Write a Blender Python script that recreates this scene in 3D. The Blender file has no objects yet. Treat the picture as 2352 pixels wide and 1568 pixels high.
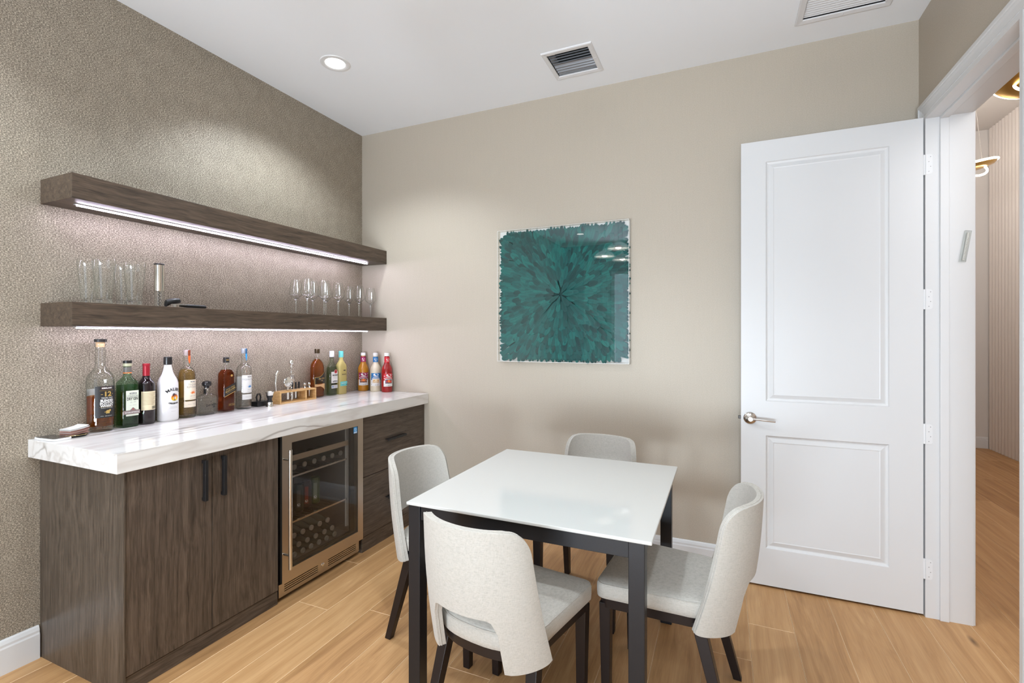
import bpy, math, random
from mathutils import Vector, Matrix
R = math.radians
rnd = random.Random(7)
sc = bpy.context.scene
COL = sc.collection

# ------------------------------------------------------------------ camera, world, big lights, exposure
cam_d = bpy.data.cameras.new('camera')
cam = bpy.data.objects.new('camera', cam_d)
COL.objects.link(cam)
cam.location = (2.7346, -3.1608, 1.4011)
cam.rotation_euler = (R(90), 0, R(23.572))
cam_d.sensor_fit = 'HORIZONTAL'
cam_d.sensor_width = 36.0
cam_d.lens = 36.0 * 1106.05 / 2352
cam_d.shift_y = -13.5 / 2352
cam_d.clip_start = 0.05
sc.camera = cam

w = bpy.data.worlds.new('daylight')
sc.world = w
w.use_nodes = True
w.node_tree.nodes['Background'].inputs['Color'].default_value = (0.78, 0.88, 1.0, 1)
w.node_tree.nodes['Background'].inputs['Strength'].default_value = 2.2

sc.view_settings.view_transform = 'Standard'
sc.view_settings.look = 'None'
sc.view_settings.gamma = 1.0
sc.view_settings.use_curve_mapping = False
sc.view_settings.exposure = 0.0
sc.cycles.use_denoising = True
sc.cycles.max_bounces = 14
sc.cycles.diffuse_bounces = 6
sc.cycles.glossy_bounces = 6
sc.cycles.transmission_bounces = 10
sc.cycles.transparent_max_bounces = 40
sc.cycles.caustics_reflective = False
sc.cycles.caustics_refractive = False
sc.cycles.sample_clamp_indirect = 8.0


def light(name, kind, loc, energy, color=(1, 1, 1), rot=(0, 0, 0), **kw):
    d = bpy.data.lights.new(name, kind)
    d.energy = energy
    d.color = color
    for k, v in kw.items():
        setattr(d, k, v)
    o = bpy.data.objects.new(name, d)
    o.location = loc
    o.rotation_euler = rot
    COL.objects.link(o)
    return o


# daylight arriving through the window behind the camera
pt = light('window_portal', 'AREA', (2.1, -5.70, 1.31), 1, (1, 1, 1), (R(90), 0, 0), shape='RECTANGLE', size=2.4, size_y=2.5)
pt.data.cycles.is_portal = True
# added lamp outside the window, aimed up to brighten the ceiling
light('ceiling_fill', 'AREA', (2.1, -6.7, 0.12), 730, (0.84, 0.94, 1.04), (R(148), 0, 0),
      shape='RECTANGLE', size=2.8, size_y=1.6)
light('hall_fill', 'AREA', (4.85, -3.4, 3.05), 45, (0.95, 0.97, 1.0), (R(90), 0, 0),  # added unseen fill that brightens the hall, no window behind it
      shape='RECTANGLE', size=1.5, size_y=1.1)
light('hall_flute_fill', 'AREA', (3.90, 1.4, 3.3), 85, (0.97, 0.96, 0.97), (R(108), 0, R(-90)),  # added unseen fill aimed at the fluted wall, no fitting there
      shape='RECTANGLE', size=4.6, size_y=0.9)
SPOT_W = 72.0

# ------------------------------------------------------------------ materials
class NT:
    def __init__(s, name):
        s.m = bpy.data.materials.new(name)
        s.m.use_nodes = True
        s.t = s.m.node_tree
        s.b = s.t.nodes['Principled BSDF']
        s.out = s.t.nodes['Material Output']

    def n(s, typ, ins=None, **attrs):
        nd = s.t.nodes.new(typ)
        for k, v in attrs.items():
            setattr(nd, k, v)
        for k, v in (ins or {}).items():
            s.set(nd.inputs[k], v)
        return nd

    def set(s, sock, v):
        if hasattr(v, 'is_output'):
            s.t.links.new(v, sock)
        elif isinstance(v, (tuple, list)) and len(v) == 3 and sock.type == 'RGBA':
            sock.default_value = (*v, 1)
        else:
            sock.default_value = v

    def P(s, **kw):
        nm = {'color': 'Base Color', 'rough': 'Roughness', 'metal': 'Metallic', 'spec': 'Specular IOR Level',
              'coat': 'Coat Weight', 'coatr': 'Coat Roughness', 'trans': 'Transmission Weight', 'ior': 'IOR',
              'emit': 'Emission Color', 'es': 'Emission Strength', 'normal': 'Normal', 'alpha': 'Alpha',
              'sheen': 'Sheen Weight', 'sss': 'Subsurface Weight'}
        for k, v in kw.items():
            s.set(s.b.inputs[nm[k]], v)
        return s

    def coord(s, scale=(1, 1, 1), kind='Object', rot=(0, 0, 0), off=None):
        tc = s.n('ShaderNodeTexCoord')
        src = tc.outputs[kind]
        if off is not None:
            src = s.n('ShaderNodeVectorMath', {0: src, 1: off}).outputs[0]
        return s.n('ShaderNodeMapping', {'Vector': src, 'Scale': scale, 'Rotation': rot}).outputs[0]

    def noise(s, vec, scale=5.0, detail=4.0, rough=0.55, dist=0.0):
        return s.n('ShaderNodeTexNoise', {'Vector': vec, 'Scale': scale, 'Detail': detail, 'Roughness': rough, 'Distortion': dist}).outputs[0]

    def ramp(s, fac, stops, interp='LINEAR'):
        r = s.n('ShaderNodeValToRGB', {'Fac': fac})
        r.color_ramp.interpolation = interp
        els = r.color_ramp.elements
        while len(els) < len(stops):
            els.new(0.5)
        for e, (p, c) in zip(els, stops):
            e.position = p
            e.color = (*c, 1) if len(c) == 3 else c
        return r.outputs[0]

    def mix(s, f, a, b, blend='MIX'):
        x = s.n('ShaderNodeMix', data_type='RGBA', blend_type=blend)
        s.set(x.inputs[0], f)
        s.set(x.inputs[6], a)
        s.set(x.inputs[7], b)
        return x.outputs[2]

    def math(s, op, a, b=0.0, c=0.0):
        return s.n('ShaderNodeMath', {0: a, 1: b, 2: c}, operation=op).outputs[0]

    def bump(s, h, strength=0.2, dist=0.001):
        return s.n('ShaderNodeBump', {'Height': h, 'Strength': strength, 'Distance': dist}).outputs[0]


MATS = {}


def mat(name, color, rough=0.5, metal=0.0, **kw):
    if name not in MATS:
        MATS[name] = NT(name).P(color=color, rough=rough, metal=metal, **kw).m
    return MATS[name]


def emis(name, color, strength):
    if name not in MATS:
        MATS[name] = NT(name).P(color=(0, 0, 0), emit=color, es=strength, rough=0.6).m
    return MATS[name]


def thin_glass(name, tint=(0.97, 0.98, 0.97), edge=(0.62, 0.65, 0.64), ior=1.5, rough=0.0, power=3.0):
    """thin-walled glass: see-through with a mirror-like Fresnel reflection and darker edges"""
    t = NT(name)
    lw = t.n('ShaderNodeLayerWeight', {'Blend': 0.5}).outputs['Facing']
    f = t.math('POWER', lw, power)
    col = t.mix(f, tint, edge)
    tr = t.n('ShaderNodeBsdfTransparent', {'Color': col}).outputs[0]
    gl = t.n('ShaderNodeBsdfGlossy', {'Color': (1, 1, 1), 'Roughness': rough}).outputs[0]
    fr = t.n('ShaderNodeFresnel', {'IOR': ior}).outputs[0]
    geo = t.n('ShaderNodeNewGeometry').outputs['Backfacing']
    fr = t.mix(geo, fr, (0.04, 0.04, 0.04))
    mx = t.n('ShaderNodeMixShader', {0: fr, 1: tr, 2: gl}).outputs[0]
    t.t.links.new(mx, t.out.inputs[0])
    MATS[name] = t.m
    return t.m


def wood(name, grain, dark, light_, rough=0.45):
    """dark textured oak laminate; grain = axis index along which the fibres run"""
    t = NT(name)
    s1 = [55.0, 55.0, 55.0]
    s1[grain] = 2.2
    s2 = [210.0, 210.0, 210.0]
    s2[grain] = 9.0
    warp = t.noise(t.coord((3, 3, 3)), 1.0, 2.0)
    v1 = t.n('ShaderNodeVectorMath', {0: t.coord(tuple(s1)), 1: t.n('ShaderNodeVectorMath', {0: warp, 1: (3.5, 3.5, 3.5)}, operation='MULTIPLY').outputs[0]}).outputs[0]
    a = t.noise(v1, 1.0, 5.0, 0.62)
    b = t.noise(t.coord(tuple(s2)), 1.0, 3.0, 0.6)
    c = t.math('MULTIPLY_ADD', b, 0.5, t.math('MULTIPLY', a, 0.62))
    col = t.ramp(c, [(0.36, dark), (0.56, tuple((x + y) / 2 for x, y in zip(dark, light_))), (0.74, light_)])
    t.P(color=col, rough=rough, normal=t.bump(c, 0.35, 0.0012), spec=0.4)
    MATS[name] = t.m
    return t.m


WOOD_D, WOOD_L = (0.024, 0.0165, 0.0115), (0.135, 0.099, 0.073)
W_VERT = wood('dark_oak_vertical', 2, WOOD_D, WOOD_L)
W_LONG = wood('dark_oak_lengthwise', 1, WOOD_D, WOOD_L)
W_END = wood('dark_oak_side', 2, (0.026, 0.019, 0.0135), (0.135, 0.104, 0.078), 0.36)
W_SHELF = wood('dark_oak_shelf', 1, (0.026, 0.018, 0.012), (0.125, 0.087, 0.06))


def make_oak():
    t = NT('oak_plank')
    oi = t.n('ShaderNodeObjectInfo')
    off = t.n('ShaderNodeCombineXYZ', {0: t.math('MULTIPLY', oi.outputs['Random'], 37.0), 1: t.math('MULTIPLY', oi.outputs['Random'], 91.0), 2: 0.0}).outputs[0]
    warp = t.noise(t.coord((4, 0.8, 1), off=off), 1.0, 2.0)
    wv = t.n('ShaderNodeVectorMath', {0: warp, 1: (5.0, 5.0, 0)}, operation='MULTIPLY').outputs[0]
    base = t.n('ShaderNodeVectorMath', {0: t.coord((26, 1.1, 1), off=off), 1: wv}).outputs[0]
    a = t.noise(base, 1.0, 6.0, 0.6)
    b = t.noise(t.coord((190, 5.5, 1), off=off), 1.0, 3.0, 0.6)
    tone = t.math('MULTIPLY', t.math('SUBTRACT', oi.outputs['Random'], 0.5), 0.16)
    c = t.math('ADD', t.math('MULTIPLY_ADD', b, 0.34, t.math('MULTIPLY', a, 0.72)), tone)
    col = t.ramp(c, [(0.28, (0.30, 0.150, 0.058)), (0.52, (0.47, 0.262, 0.112)), (0.76, (0.60, 0.365, 0.175))])
    vo = t.n('ShaderNodeTexVoronoi', {'Vector': t.coord((5.2, 1.55, 1), off=off), 'Scale': 1.0})
    kn = t.math('SUBTRACT', 1.0, t.math('MULTIPLY', vo.outputs['Distance'], 11.0))
    kn = t.math('MAXIMUM', kn, 0.0)
    pick = t.math('GREATER_THAN', t.n('ShaderNodeSeparateColor', {0: vo.outputs['Color']}).outputs[0], 0.5)
    col = t.mix(t.math('MULTIPLY', t.math('MULTIPLY', kn, pick), 0.9), col, (0.07, 0.033, 0.014))
    t.P(color=col, rough=t.ramp(b, [(0.3, (0.42,) * 3), (0.7, (0.55,) * 3)]), normal=t.bump(c, 0.12, 0.001), spec=0.35)
    MATS['oak'] = t.m
    return t.m


OAK = make_oak()


def make_wallpaper_metal():
    """taupe woven wallpaper with pale, slightly metallic flecks"""
    t = NT('woven_taupe_wallpaper')
    h = t.noise(t.coord((1, 150, 350)), 1.0, 2.0, 0.55)
    v = t.noise(t.coord((1, 340, 180), off=(3, 7, 1)), 1.0, 2.0, 0.55)
    big = t.noise(t.coord((1, 1, 1)), 14.0, 2.0)
    f = t.math('ADD', t.math('MULTIPLY_ADD', h, 0.62, t.math('MULTIPLY', v, 0.38)), t.math('MULTIPLY', t.math('SUBTRACT', big, 0.5), 0.06))
    mask = t.ramp(f, [(0.45, (0, 0, 0)), (0.63, (1, 1, 1))])
    fine = t.noise(t.coord((1, 500, 500)), 1.0, 1.0)
    basec = t.mix(fine, (0.115, 0.094, 0.070), (0.225, 0.188, 0.145))
    col = t.mix(mask, basec, (0.64, 0.565, 0.455))
    t.P(color=col, rough=t.ramp(mask, [(0, (0.55,) * 3), (1, (0.38,) * 3)]), metal=t.math('MULTIPLY', mask, 0.45),
        normal=t.bump(f, 0.5, 0.0016))
    MATS['paper_left'] = t.m
    return t.m


PAPER_L = make_wallpaper_metal()


def make_wallpaper_beige():
    t = NT('beige_textured_wallpaper')
    fine = t.noise(t.coord((230, 230, 200)), 1.0, 2.0, 0.65)
    vert = t.noise(t.coord((90, 90, 6)), 1.0, 3.0)
    big = t.noise(t.coord((1, 1, 1)), 1.6, 3.0)
    f = t.math('MULTIPLY_ADD', fine, 0.88, t.math('MULTIPLY', vert, 0.12))
    col = t.ramp(f, [(0.30, (0.425, 0.37, 0.295)), (0.70, (0.515, 0.455, 0.375))])
    col = t.mix(t.math('MULTIPLY', big, 0.2), col, (0.46, 0.40, 0.325))
    t.P(color=col, rough=0.5, metal=0.08, normal=t.bump(fine, 0.35, 0.0010))
    MATS['paper_back'] = t.m
    return t.m


PAPER_B = make_wallpaper_beige()


def make_marble():
    """white stone with long slanting brown veins, thin and broken"""
    t = NT('white_marble')
    rot = (R(18), R(-12), R(34))
    c = t.coord((1, 1, 1))
    d = t.noise(t.coord((2.2, 2.2, 2.2)), 1.0, 4.0, 0.55)
    dv = t.n('ShaderNodeVectorMath', {0: d, 1: (0.32, 0.32, 0.32)}, operation='MULTIPLY').outputs[0]

    def veins(sc_, wd, seed):
        v = t.n('ShaderNodeVectorMath', {0: t.coord(sc_, rot=rot, off=seed), 1: dv}).outputs[0]
        n1 = t.noise(v, 1.0, 3.0, 0.5)
        return t.ramp(t.math('ABSOLUTE', t.math('SUBTRACT', n1, 0.5)), [(0.0, (1, 1, 1)), (wd, (0, 0, 0))])
    brk = t.ramp(t.noise(t.coord((3.0, 2.0, 3.0), off=(5, 1, 2)), 1.0, 2.0), [(0.42, (0, 0, 0)), (0.62, (1, 1, 1))])
    m1 = t.math('MULTIPLY', veins((3.8, 0.55, 3.8), 0.018, (0, 0, 0)), t.math('MULTIPLY', brk, 0.6))
    m2 = t.math('MULTIPLY', veins((8.5, 1.1, 8.5), 0.05, (7, 3, 1)), 0.28)
    m3 = t.math('MULTIPLY', veins((3.0, 0.6, 3.0), 0.16, (2, 9, 4)), 0.14)
    cl = t.noise(t.coord((6, 1.5, 6), rot=rot), 1.0, 3.0)
    col = t.mix(cl, (0.78, 0.765, 0.745), (0.71, 0.695, 0.675))
    col = t.mix(m3, col, (0.55, 0.51, 0.48))
    col = t.mix(m2, col, (0.40, 0.33, 0.28))
    col = t.mix(m1, col, (0.15, 0.11, 0.08))
    t.P(color=col, rough=0.06, spec=0.6)
    MATS['marble'] = t.m
    return t.m


MARBLE = make_marble()


def make_fabric():
    t = NT('cream_linen')
    oi = t.n('ShaderNodeObjectInfo')
    a = t.noise(t.coord((70, 70, 760)), 1.0, 2.0, 0.7)
    b = t.noise(t.coord((640, 640, 90)), 1.0, 2.0, 0.7)
    y = t.noise(t.coord((90, 760, 90)), 1.0, 2.0, 0.7)
    f = t.math('MULTIPLY_ADD', b, 0.2, t.math('MULTIPLY_ADD', y, 0.3, t.math('MULTIPLY', a, 0.5)))
    col = t.ramp(f, [(0.32, (0.35, 0.33, 0.295)), (0.50, (0.455, 0.432, 0.39)), (0.68, (0.515, 0.492, 0.45))])
    t.P(color=col, rough=0.9, spec=0.2, sheen=0.15, normal=t.bump(f, 0.3, 0.001))
    MATS['fabric'] = t.m
    return t.m


FABRIC = make_fabric()
WHITE = mat('white_paint', (0.675, 0.678, 0.68), 0.38)
CEIL = mat('ceiling_paint', (0.86, 0.885, 0.92), 0.85)
HALLW = mat('hall_paint', (0.66, 0.63, 0.60), 0.8)
LEG = mat('espresso_wood', (0.012, 0.008, 0.008), 0.36, spec=0.35)


def make_powder():
    t = NT('black_powder_coat')
    n = t.noise(t.coord((1, 1, 1)), 900.0, 1.0)
    t.P(color=(0.012, 0.012, 0.014), rough=0.34, normal=t.bump(n, 0.35, 0.0006), spec=0.35)
    return t.m


POWDER = make_powder()
BLACK = mat('matte_black', (0.008, 0.008, 0.009), 0.4)
RUBBER = mat('dark_gap', (0.01, 0.01, 0.01), 0.8)


def make_steel():
    t = NT('brushed_steel')
    t.P(color=(0.52, 0.46, 0.39), metal=1.0, rough=0.3)
    return t.m


STEEL = make_steel()
CHROME = mat('polished_steel', (0.80, 0.79, 0.77), 0.14, 1.0)
NICKEL = mat('satin_nickel', (0.62, 0.58, 0.54), 0.22, 1.0)
GLASS = thin_glass('clear_glass', (0.985, 0.99, 0.985), (0.76, 0.79, 0.78), 1.45, 0.0, 4.0)
PANE = thin_glass('window_glass', (0.98, 0.99, 1.0), (0.9, 0.93, 0.95))
ACRYL = thin_glass('acrylic_sheet', (0.985, 0.99, 0.985), (0.93, 0.94, 0.93), 1.36)
SMOKE = thin_glass('tinted_cooler_glass', (0.80, 0.78, 0.76), (0.6, 0.58, 0.57), 1.45)
GREENG = thin_glass('green_glass', (0.66, 0.82, 0.68), (0.16, 0.36, 0.22), 1.5, 0.0, 1.8)
PALEGR = thin_glass('pale_green_glass', (0.84, 0.90, 0.83), (0.40, 0.52, 0.42), 1.5, 0.0, 2.2)
LED = emis('led_strip', (0.88, 0.81, 1.0), 54.0)
LAMP = emis('downlight_glow', (1.0, 0.985, 0.96), 9.0)


# ------------------------------------------------------------------ mesh helpers
class MB:
    def __init__(s):
        s.v, s.f = [], []

    def add(s, vs, fs):
        o = len(s.v)
        s.v += [tuple(p) for p in vs]
        s.f += [tuple(i + o for i in q) for q in fs]
        return s

    def box(s, x0, x1, y0, y1, z0, z1):
        return s.add([(x0, y0, z0), (x1, y0, z0), (x1, y1, z0), (x0, y1, z0), (x0, y0, z1), (x1, y0, z1), (x1, y1, z1), (x0, y1, z1)],
                     [(0, 3, 2, 1), (4, 5, 6, 7), (0, 1, 5, 4), (1, 2, 6, 5), (2, 3, 7, 6), (3, 0, 4, 7)])

    def taper(s, p0, p1, a0, b0, a1, b1):
        """square bar from p0 to p1 with half sizes (a,b) in x,y at both ends"""
        vs = []
        for (p, a, b) in ((p0, a0, b0), (p1, a1, b1)):
            vs += [(p[0] - a, p[1] - b, p[2]), (p[0] + a, p[1] - b, p[2]), (p[0] + a, p[1] + b, p[2]), (p[0] - a, p[1] + b, p[2])]
        fs = [(0, 3, 2, 1), (4, 5, 6, 7), (0, 1, 5, 4), (1, 2, 6, 5), (2, 3, 7, 6), (3, 0, 4, 7)]
        if p1[2] < p0[2]:
            fs = [q[::-1] for q in fs]
        return s.add(vs, fs)

    def rings(s, rings, cap0=True, cap1=True):
        n = len(rings[0])
        vs = [p for r in rings for p in r]
        fs = []
        for i in range(len(rings) - 1):
            for k in range(n):
                a, b = i * n + k, i * n + (k + 1) % n
                fs.append((a, b, b + n, a + n))
        if cap0:
            fs.append(tuple(range(n - 1, -1, -1)))
        if cap1:
            fs.append(tuple(range((len(rings) - 1) * n, len(rings) * n)))
        return s.add(vs, fs)

    def lathe(s, prof, n=24, c=(0, 0, 0), axis='z', cap0=True, cap1=True):
        rs = []
        for (r, h) in prof:
            ring = []
            for k in range(n):
                a = 2 * math.pi * k / n
                u, v = r * math.cos(a), r * math.sin(a)
                p = {'z': (u, v, h), 'x': (h, u, v), 'y': (v, h, u)}[axis]
                ring.append((c[0] + p[0], c[1] + p[1], c[2] + p[2]))
            rs.append(ring)
        return s.rings(rs, cap0, cap1)

    def loft(s, secs, n=40, c=(0, 0)):
        rs = []
        for (z, hx, hy, e) in secs:
            ring = []
            for k in range(n):
                a = 2 * math.pi * k / n
                ca, sa = math.cos(a), math.sin(a)
                ring.append((c[0] + hx * math.copysign(abs(ca) ** (2 / e), ca), c[1] + hy * math.copysign(abs(sa) ** (2 / e), sa), z))
            rs.append(ring)
        return s.rings(rs)

    def tube(s, pts, r, n=8, closed=False):
        pts = [Vector(p) for p in pts]
        rs = []
        m = len(pts)
        up = Vector((0, 0, 1))
        for i, p in enumerate(pts):
            a = pts[i - 1] if (i or closed) else p
            b = pts[(i + 1) % m] if (i < m - 1 or closed) else p
            d = (b - a).normalized()
            if abs(d.dot(up)) > 0.95:
                up = Vector((1, 0, 0)) if abs(d.x) < 0.9 else Vector((0, 1, 0))
            x = d.cross(up).normalized()
            y = x.cross(d).normalized()
            up = y
            rr = r[i] if isinstance(r, (list, tuple)) else r
            rs.append([tuple(p + x * rr * math.cos(2 * math.pi * k / n) + y * rr * math.sin(2 * math.pi * k / n)) for k in range(n)])
        if closed:
            rs.append(rs[0])
            return s.rings(rs, False, False)
        return s.rings(rs)

    def prism(s, poly, z0, z1):
        n = len(poly)
        return s.add([(x, y, z0) for x, y in poly] + [(x, y, z1) for x, y in poly],
                     [tuple(range(n - 1, -1, -1)), tuple(range(n, 2 * n))] + [(k, (k + 1) % n, n + (k + 1) % n, n + k) for k in range(n)])

    def xform(s, M):
        s.v = [tuple(M @ Vector(p)) for p in s.v]
        return s

    def build(s, name, m, parent=None, smooth=False, bevel=0.0, loc=None, rot=None, seg=2, ang=35):
        me = bpy.data.meshes.new(name)
        me.from_pydata(s.v, [], s.f)
        me.update()
        if m is not None:
            me.materials.append(m)
        if smooth:
            me.shade_smooth()
            me.set_sharp_from_angle(angle=R(ang))
        o = bpy.data.objects.new(name, me)
        COL.objects.link(o)
        if parent is not None:
            o.parent = parent
        if loc is not None:
            o.location = loc
        if rot is not None:
            o.rotation_euler = rot
        if bevel:
            b = o.modifiers.new('bevel', 'BEVEL')
            b.width = bevel
            b.segments = seg
            b.limit_method = 'ANGLE'
            b.angle_limit = R(40)
        return o


def tag(o, label=None, cat=None, group=None, kind=None):
    if label:
        o['label'] = label
    if cat:
        o['category'] = cat
    if group:
        o['group'] = group
    if kind:
        o['kind'] = kind
    return o


def thing(name, label, cat, loc=(0, 0, 0), rz=0.0, group=None):
    o = bpy.data.objects.new(name, None)
    o.empty_display_size = 0.05
    COL.objects.link(o)
    o.location = loc
    o.rotation_euler = (0, 0, rz)
    return tag(o, label, cat, group)


def dup(root, loc, rz, label, group=None):
    r = root.copy()
    COL.objects.link(r)
    r.location = loc
    r.rotation_euler = (0, 0, rz)
    r['label'] = label
    if group:
        r['group'] = group
    for ch in list(root.children):
        c = ch.copy()
        COL.objects.link(c)
        c.parent = r
        for g in list(ch.children):
            d = g.copy()
            COL.objects.link(d)
            d.parent = c
    return r


def slab(mb, plane, t0, t1, u0, u1, v0, v1, holes=()):
    """solid wall / ceiling sheet with rectangular holes. plane 'x': u=y v=z; 'y': u=x v=z; 'z': u=x v=y"""
    us = sorted({u0, u1, *[h[0] for h in holes], *[h[1] for h in holes]})
    vs = sorted({v0, v1, *[h[2] for h in holes], *[h[3] for h in holes]})
    for a, b in zip(us, us[1:]):
        for c, d in zip(vs, vs[1:]):
            mu, mv = (a + b) / 2, (c + d) / 2
            if any(h[0] < mu < h[1] and h[2] < mv < h[3] for h in holes):
                continue
            if plane == 'x':
                mb.box(t0, t1, a, b, c, d)
            elif plane == 'y':
                mb.box(a, b, t0, t1, c, d)
            else:
                mb.box(a, b, c, d, t0, t1)
    return mb


# flat print: lettering and emblems laid on a label's surface
def text_mesh(body, size, bold=0.0, spacing=1.0):
    c = bpy.data.curves.new('glyphs', 'FONT')
    c.body = body
    c.size = size
    c.align_x = 'CENTER'
    c.align_y = 'CENTER'
    c.offset = bold
    c.space_character = spacing
    c.resolution_u = 2
    o = bpy.data.objects.new('glyphs', c)
    me = bpy.data.meshes.new_from_object(o)
    vs = [(v.co.x, v.co.y) for v in me.vertices]
    fs = [tuple(p.vertices) for p in me.polygons]
    bpy.data.objects.remove(o)
    bpy.data.curves.remove(c)
    bpy.data.meshes.remove(me)
    return vs, fs


class Decal:
    def __init__(s):
        s.order, s.d = [], {}

    def _g(s, key):
        if key not in s.d:
            s.d[key] = ([], [])
            s.order.append(key)
        return s.d[key]

    def poly(s, key, pts, fs=None):
        v, f = s._g(key)
        o = len(v)
        v += list(pts)
        f += [tuple(i + o for i in q) for q in (fs or [tuple(range(len(pts)))])]

    def rect(s, key, u0, u1, v0, v1, n=8):
        pts = [(u0 + (u1 - u0) * i / n, vv) for vv in (v0, v1) for i in range(n + 1)]
        s.poly(key, pts, [(i, i + 1, n + 2 + i, n + 1 + i) for i in range(n)])

    def disc(s, key, u, v, r, ry=None, n=20, a0=0, a1=360):
        ry = ry or r
        s.poly(key, [(u + r * math.cos(R(a0 + (a1 - a0) * k / n)), v + ry * math.sin(R(a0 + (a1 - a0) * k / n))) for k in range(n if a1 - a0 == 360 else n + 1)])

    def text(s, key, body, u, v, size, bold=0.0, sx=1.0, arc=0.0, slope=0.0, spacing=1.0):
        vs, fs = text_mesh(body, size, bold, spacing)
        out = []
        for (x, y) in vs:
            x *= sx
            if arc:
                a = x / arc
                out.append((u + (arc + y) * math.sin(a), v + (arc + y) * math.cos(a) - arc))
            else:
                out.append((u + x, v + y + slope * x))
        s.poly(key, out, fs)

    def build(s, parent, mapf, step=0.0003, base=0.0006):
        first = None
        for i, key in enumerate(s.order):
            v, f = s.d[key]
            off = base + step * i
            mb = MB().add([mapf(a, b, off) for a, b in v], f)
            p = parent if (first is None or not s.nested) else first
            o = mb.build(key[0], key[1], p)
            if first is None:
                first = o
        return first

    nested = True


def cyl(Rr, a0=0.0):
    return lambda u, v, off: ((Rr + off) * math.cos(a0 + u / Rr), (Rr + off) * math.sin(a0 + u / Rr), v)


def flat(hx):
    return lambda u, v, off: (hx + off, u, v)

# ------------------------------------------------------------------ the room shell
W, H, YR = 3.678, 3.053, -5.6            # right wall, ceiling height, rear wall
WT = 3.845                               # hall face of the right wall
DY0, DY1, DZ = -0.968, -0.141, 2.480     # clear doorway
HX, HY0, HY1, HH = 5.78, -3.6, 4.68, 3.957


def struct(name, mb, m, parent=None, **kw):
    o = mb.build(name, m, parent, **kw)
    if parent is None:
        o['kind'] = 'structure'
    return o


struct('wall_left', slab(MB(), 'x', -0.12, 0.0, YR, 0.0, 0, H), PAPER_L)
struct('wall_back', slab(MB(), 'y', 0.0, 0.12, -0.12, W, 0, H), PAPER_B)
struct('wall_right', slab(MB(), 'x', W, WT, YR, 0.12, 0, H, [(DY0 - 0.02, DY1 + 0.02, 0, DZ + 0.02)]), PAPER_B)
struct('wall_rear', slab(MB(), 'y', YR - 0.12, YR, -0.12, WT, 0, H, [(0.9, 3.3, 0.06, 2.56)]), mat('rear_taupe', (0.20, 0.17, 0.135), 0.6))
V1 = (1.783, 2.030, -0.470, -0.228)      # clear openings of the two ceiling grilles
V2 = (3.122, 3.472, -0.600, -0.243)
struct('ceiling', slab(MB(), 'z', H, H + 0.12, -0.12, WT, YR - 0.12, 0.12, [V1, V2]), CEIL)
struct('wall_hall_far', slab(MB(), 'y', HY1, HY1 + 0.1, WT - 0.1, HX + 0.1, 0, HH), HALLW)
struct('wall_hall_near', slab(MB(), 'y', HY0 - 0.1, HY0, WT, HX + 0.1, 0, HH), HALLW)
mb = slab(MB(), 'x', WT - 0.1, WT, 0.12, HY1, 0, HH)
slab(mb, 'x', WT - 0.1, WT, HY0, 0.12, H + 0.12, HH)
struct('wall_hall_left', mb, HALLW)
struct('ceiling_hall', slab(MB(), 'z', HH, HH + 0.1, WT - 0.1, HX + 0.1, HY0 - 0.1, HY1 + 0.1), HALLW)
# fluted panelling along the hall's right-hand wall
FLUTE = mat('fluted_panel_paint', (0.70, 0.635, 0.585), 0.6)
prof = []
pitch = 0.072
k = 0
y = HY0
while y < HY1 - 1e-6:
    for q in range(6):
        a = q / 6
        yy = min(y + pitch * a, HY1)
        prof.append((HX - 0.022 * math.sqrt(max(0.0, 1 - (2 * a - 1) ** 2)), yy))
    y += pitch
poly = [(HX + 0.06, HY1)] + [(HX + 0.06, HY0)] + prof
vs = [(x, yy, z) for z in (0.0, HH) for x, yy in prof]
n = len(prof)
mb = MB().add(vs, [(i, i + 1, n + i + 1, n + i) for i in range(n - 1)])
mb.box(HX + 0.001, HX + 0.06, HY0, HY1, 0, HH)
struct('wall_hall_fluted', mb, FLUTE, smooth=True, ang=50)

# floor: one base sheet and its planks
floor = struct('floor', MB().box(-0.12, HX + 0.1, YR - 0.12, HY1 + 0.1, -0.1, -0.012), mat('floor_seam', (0.62, 0.45, 0.27), 0.6))  # pale base so the gaps join the painted seam highlight


def plank(x0, x1, y0, y1):
    g = 0.0004
    hx, hy = (x1 - x0) / 2 - g, (y1 - y0) / 2 - g
    b = 0.0011
    vs = []
    for z, d in ((-0.012, 0.0), (-b, 0.0), (0.0, b)):
        vs += [(-hx + d, -hy + d, z), (hx - d, -hy + d, z), (hx - d, hy - d, z), (-hx + d, hy - d, z)]
    fs = [(0, 3, 2, 1), (8, 9, 10, 11)]
    for r in (0, 4):
        for q in range(4):
            fs.append((r + q, r + (q + 1) % 4, r + 4 + (q + 1) % 4, r + 4 + q))
    o = MB().add(vs, fs).build('plank', OAK, floor, loc=((x0 + x1) / 2, (y0 + y1) / 2, 0))
    o.data.materials.append(mat('plank_edge_highlight', (0.80, 0.58, 0.36), 0.5))  # pale tint paints in the light caught by the bevel
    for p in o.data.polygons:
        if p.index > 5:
            p.material_index = 1


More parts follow.
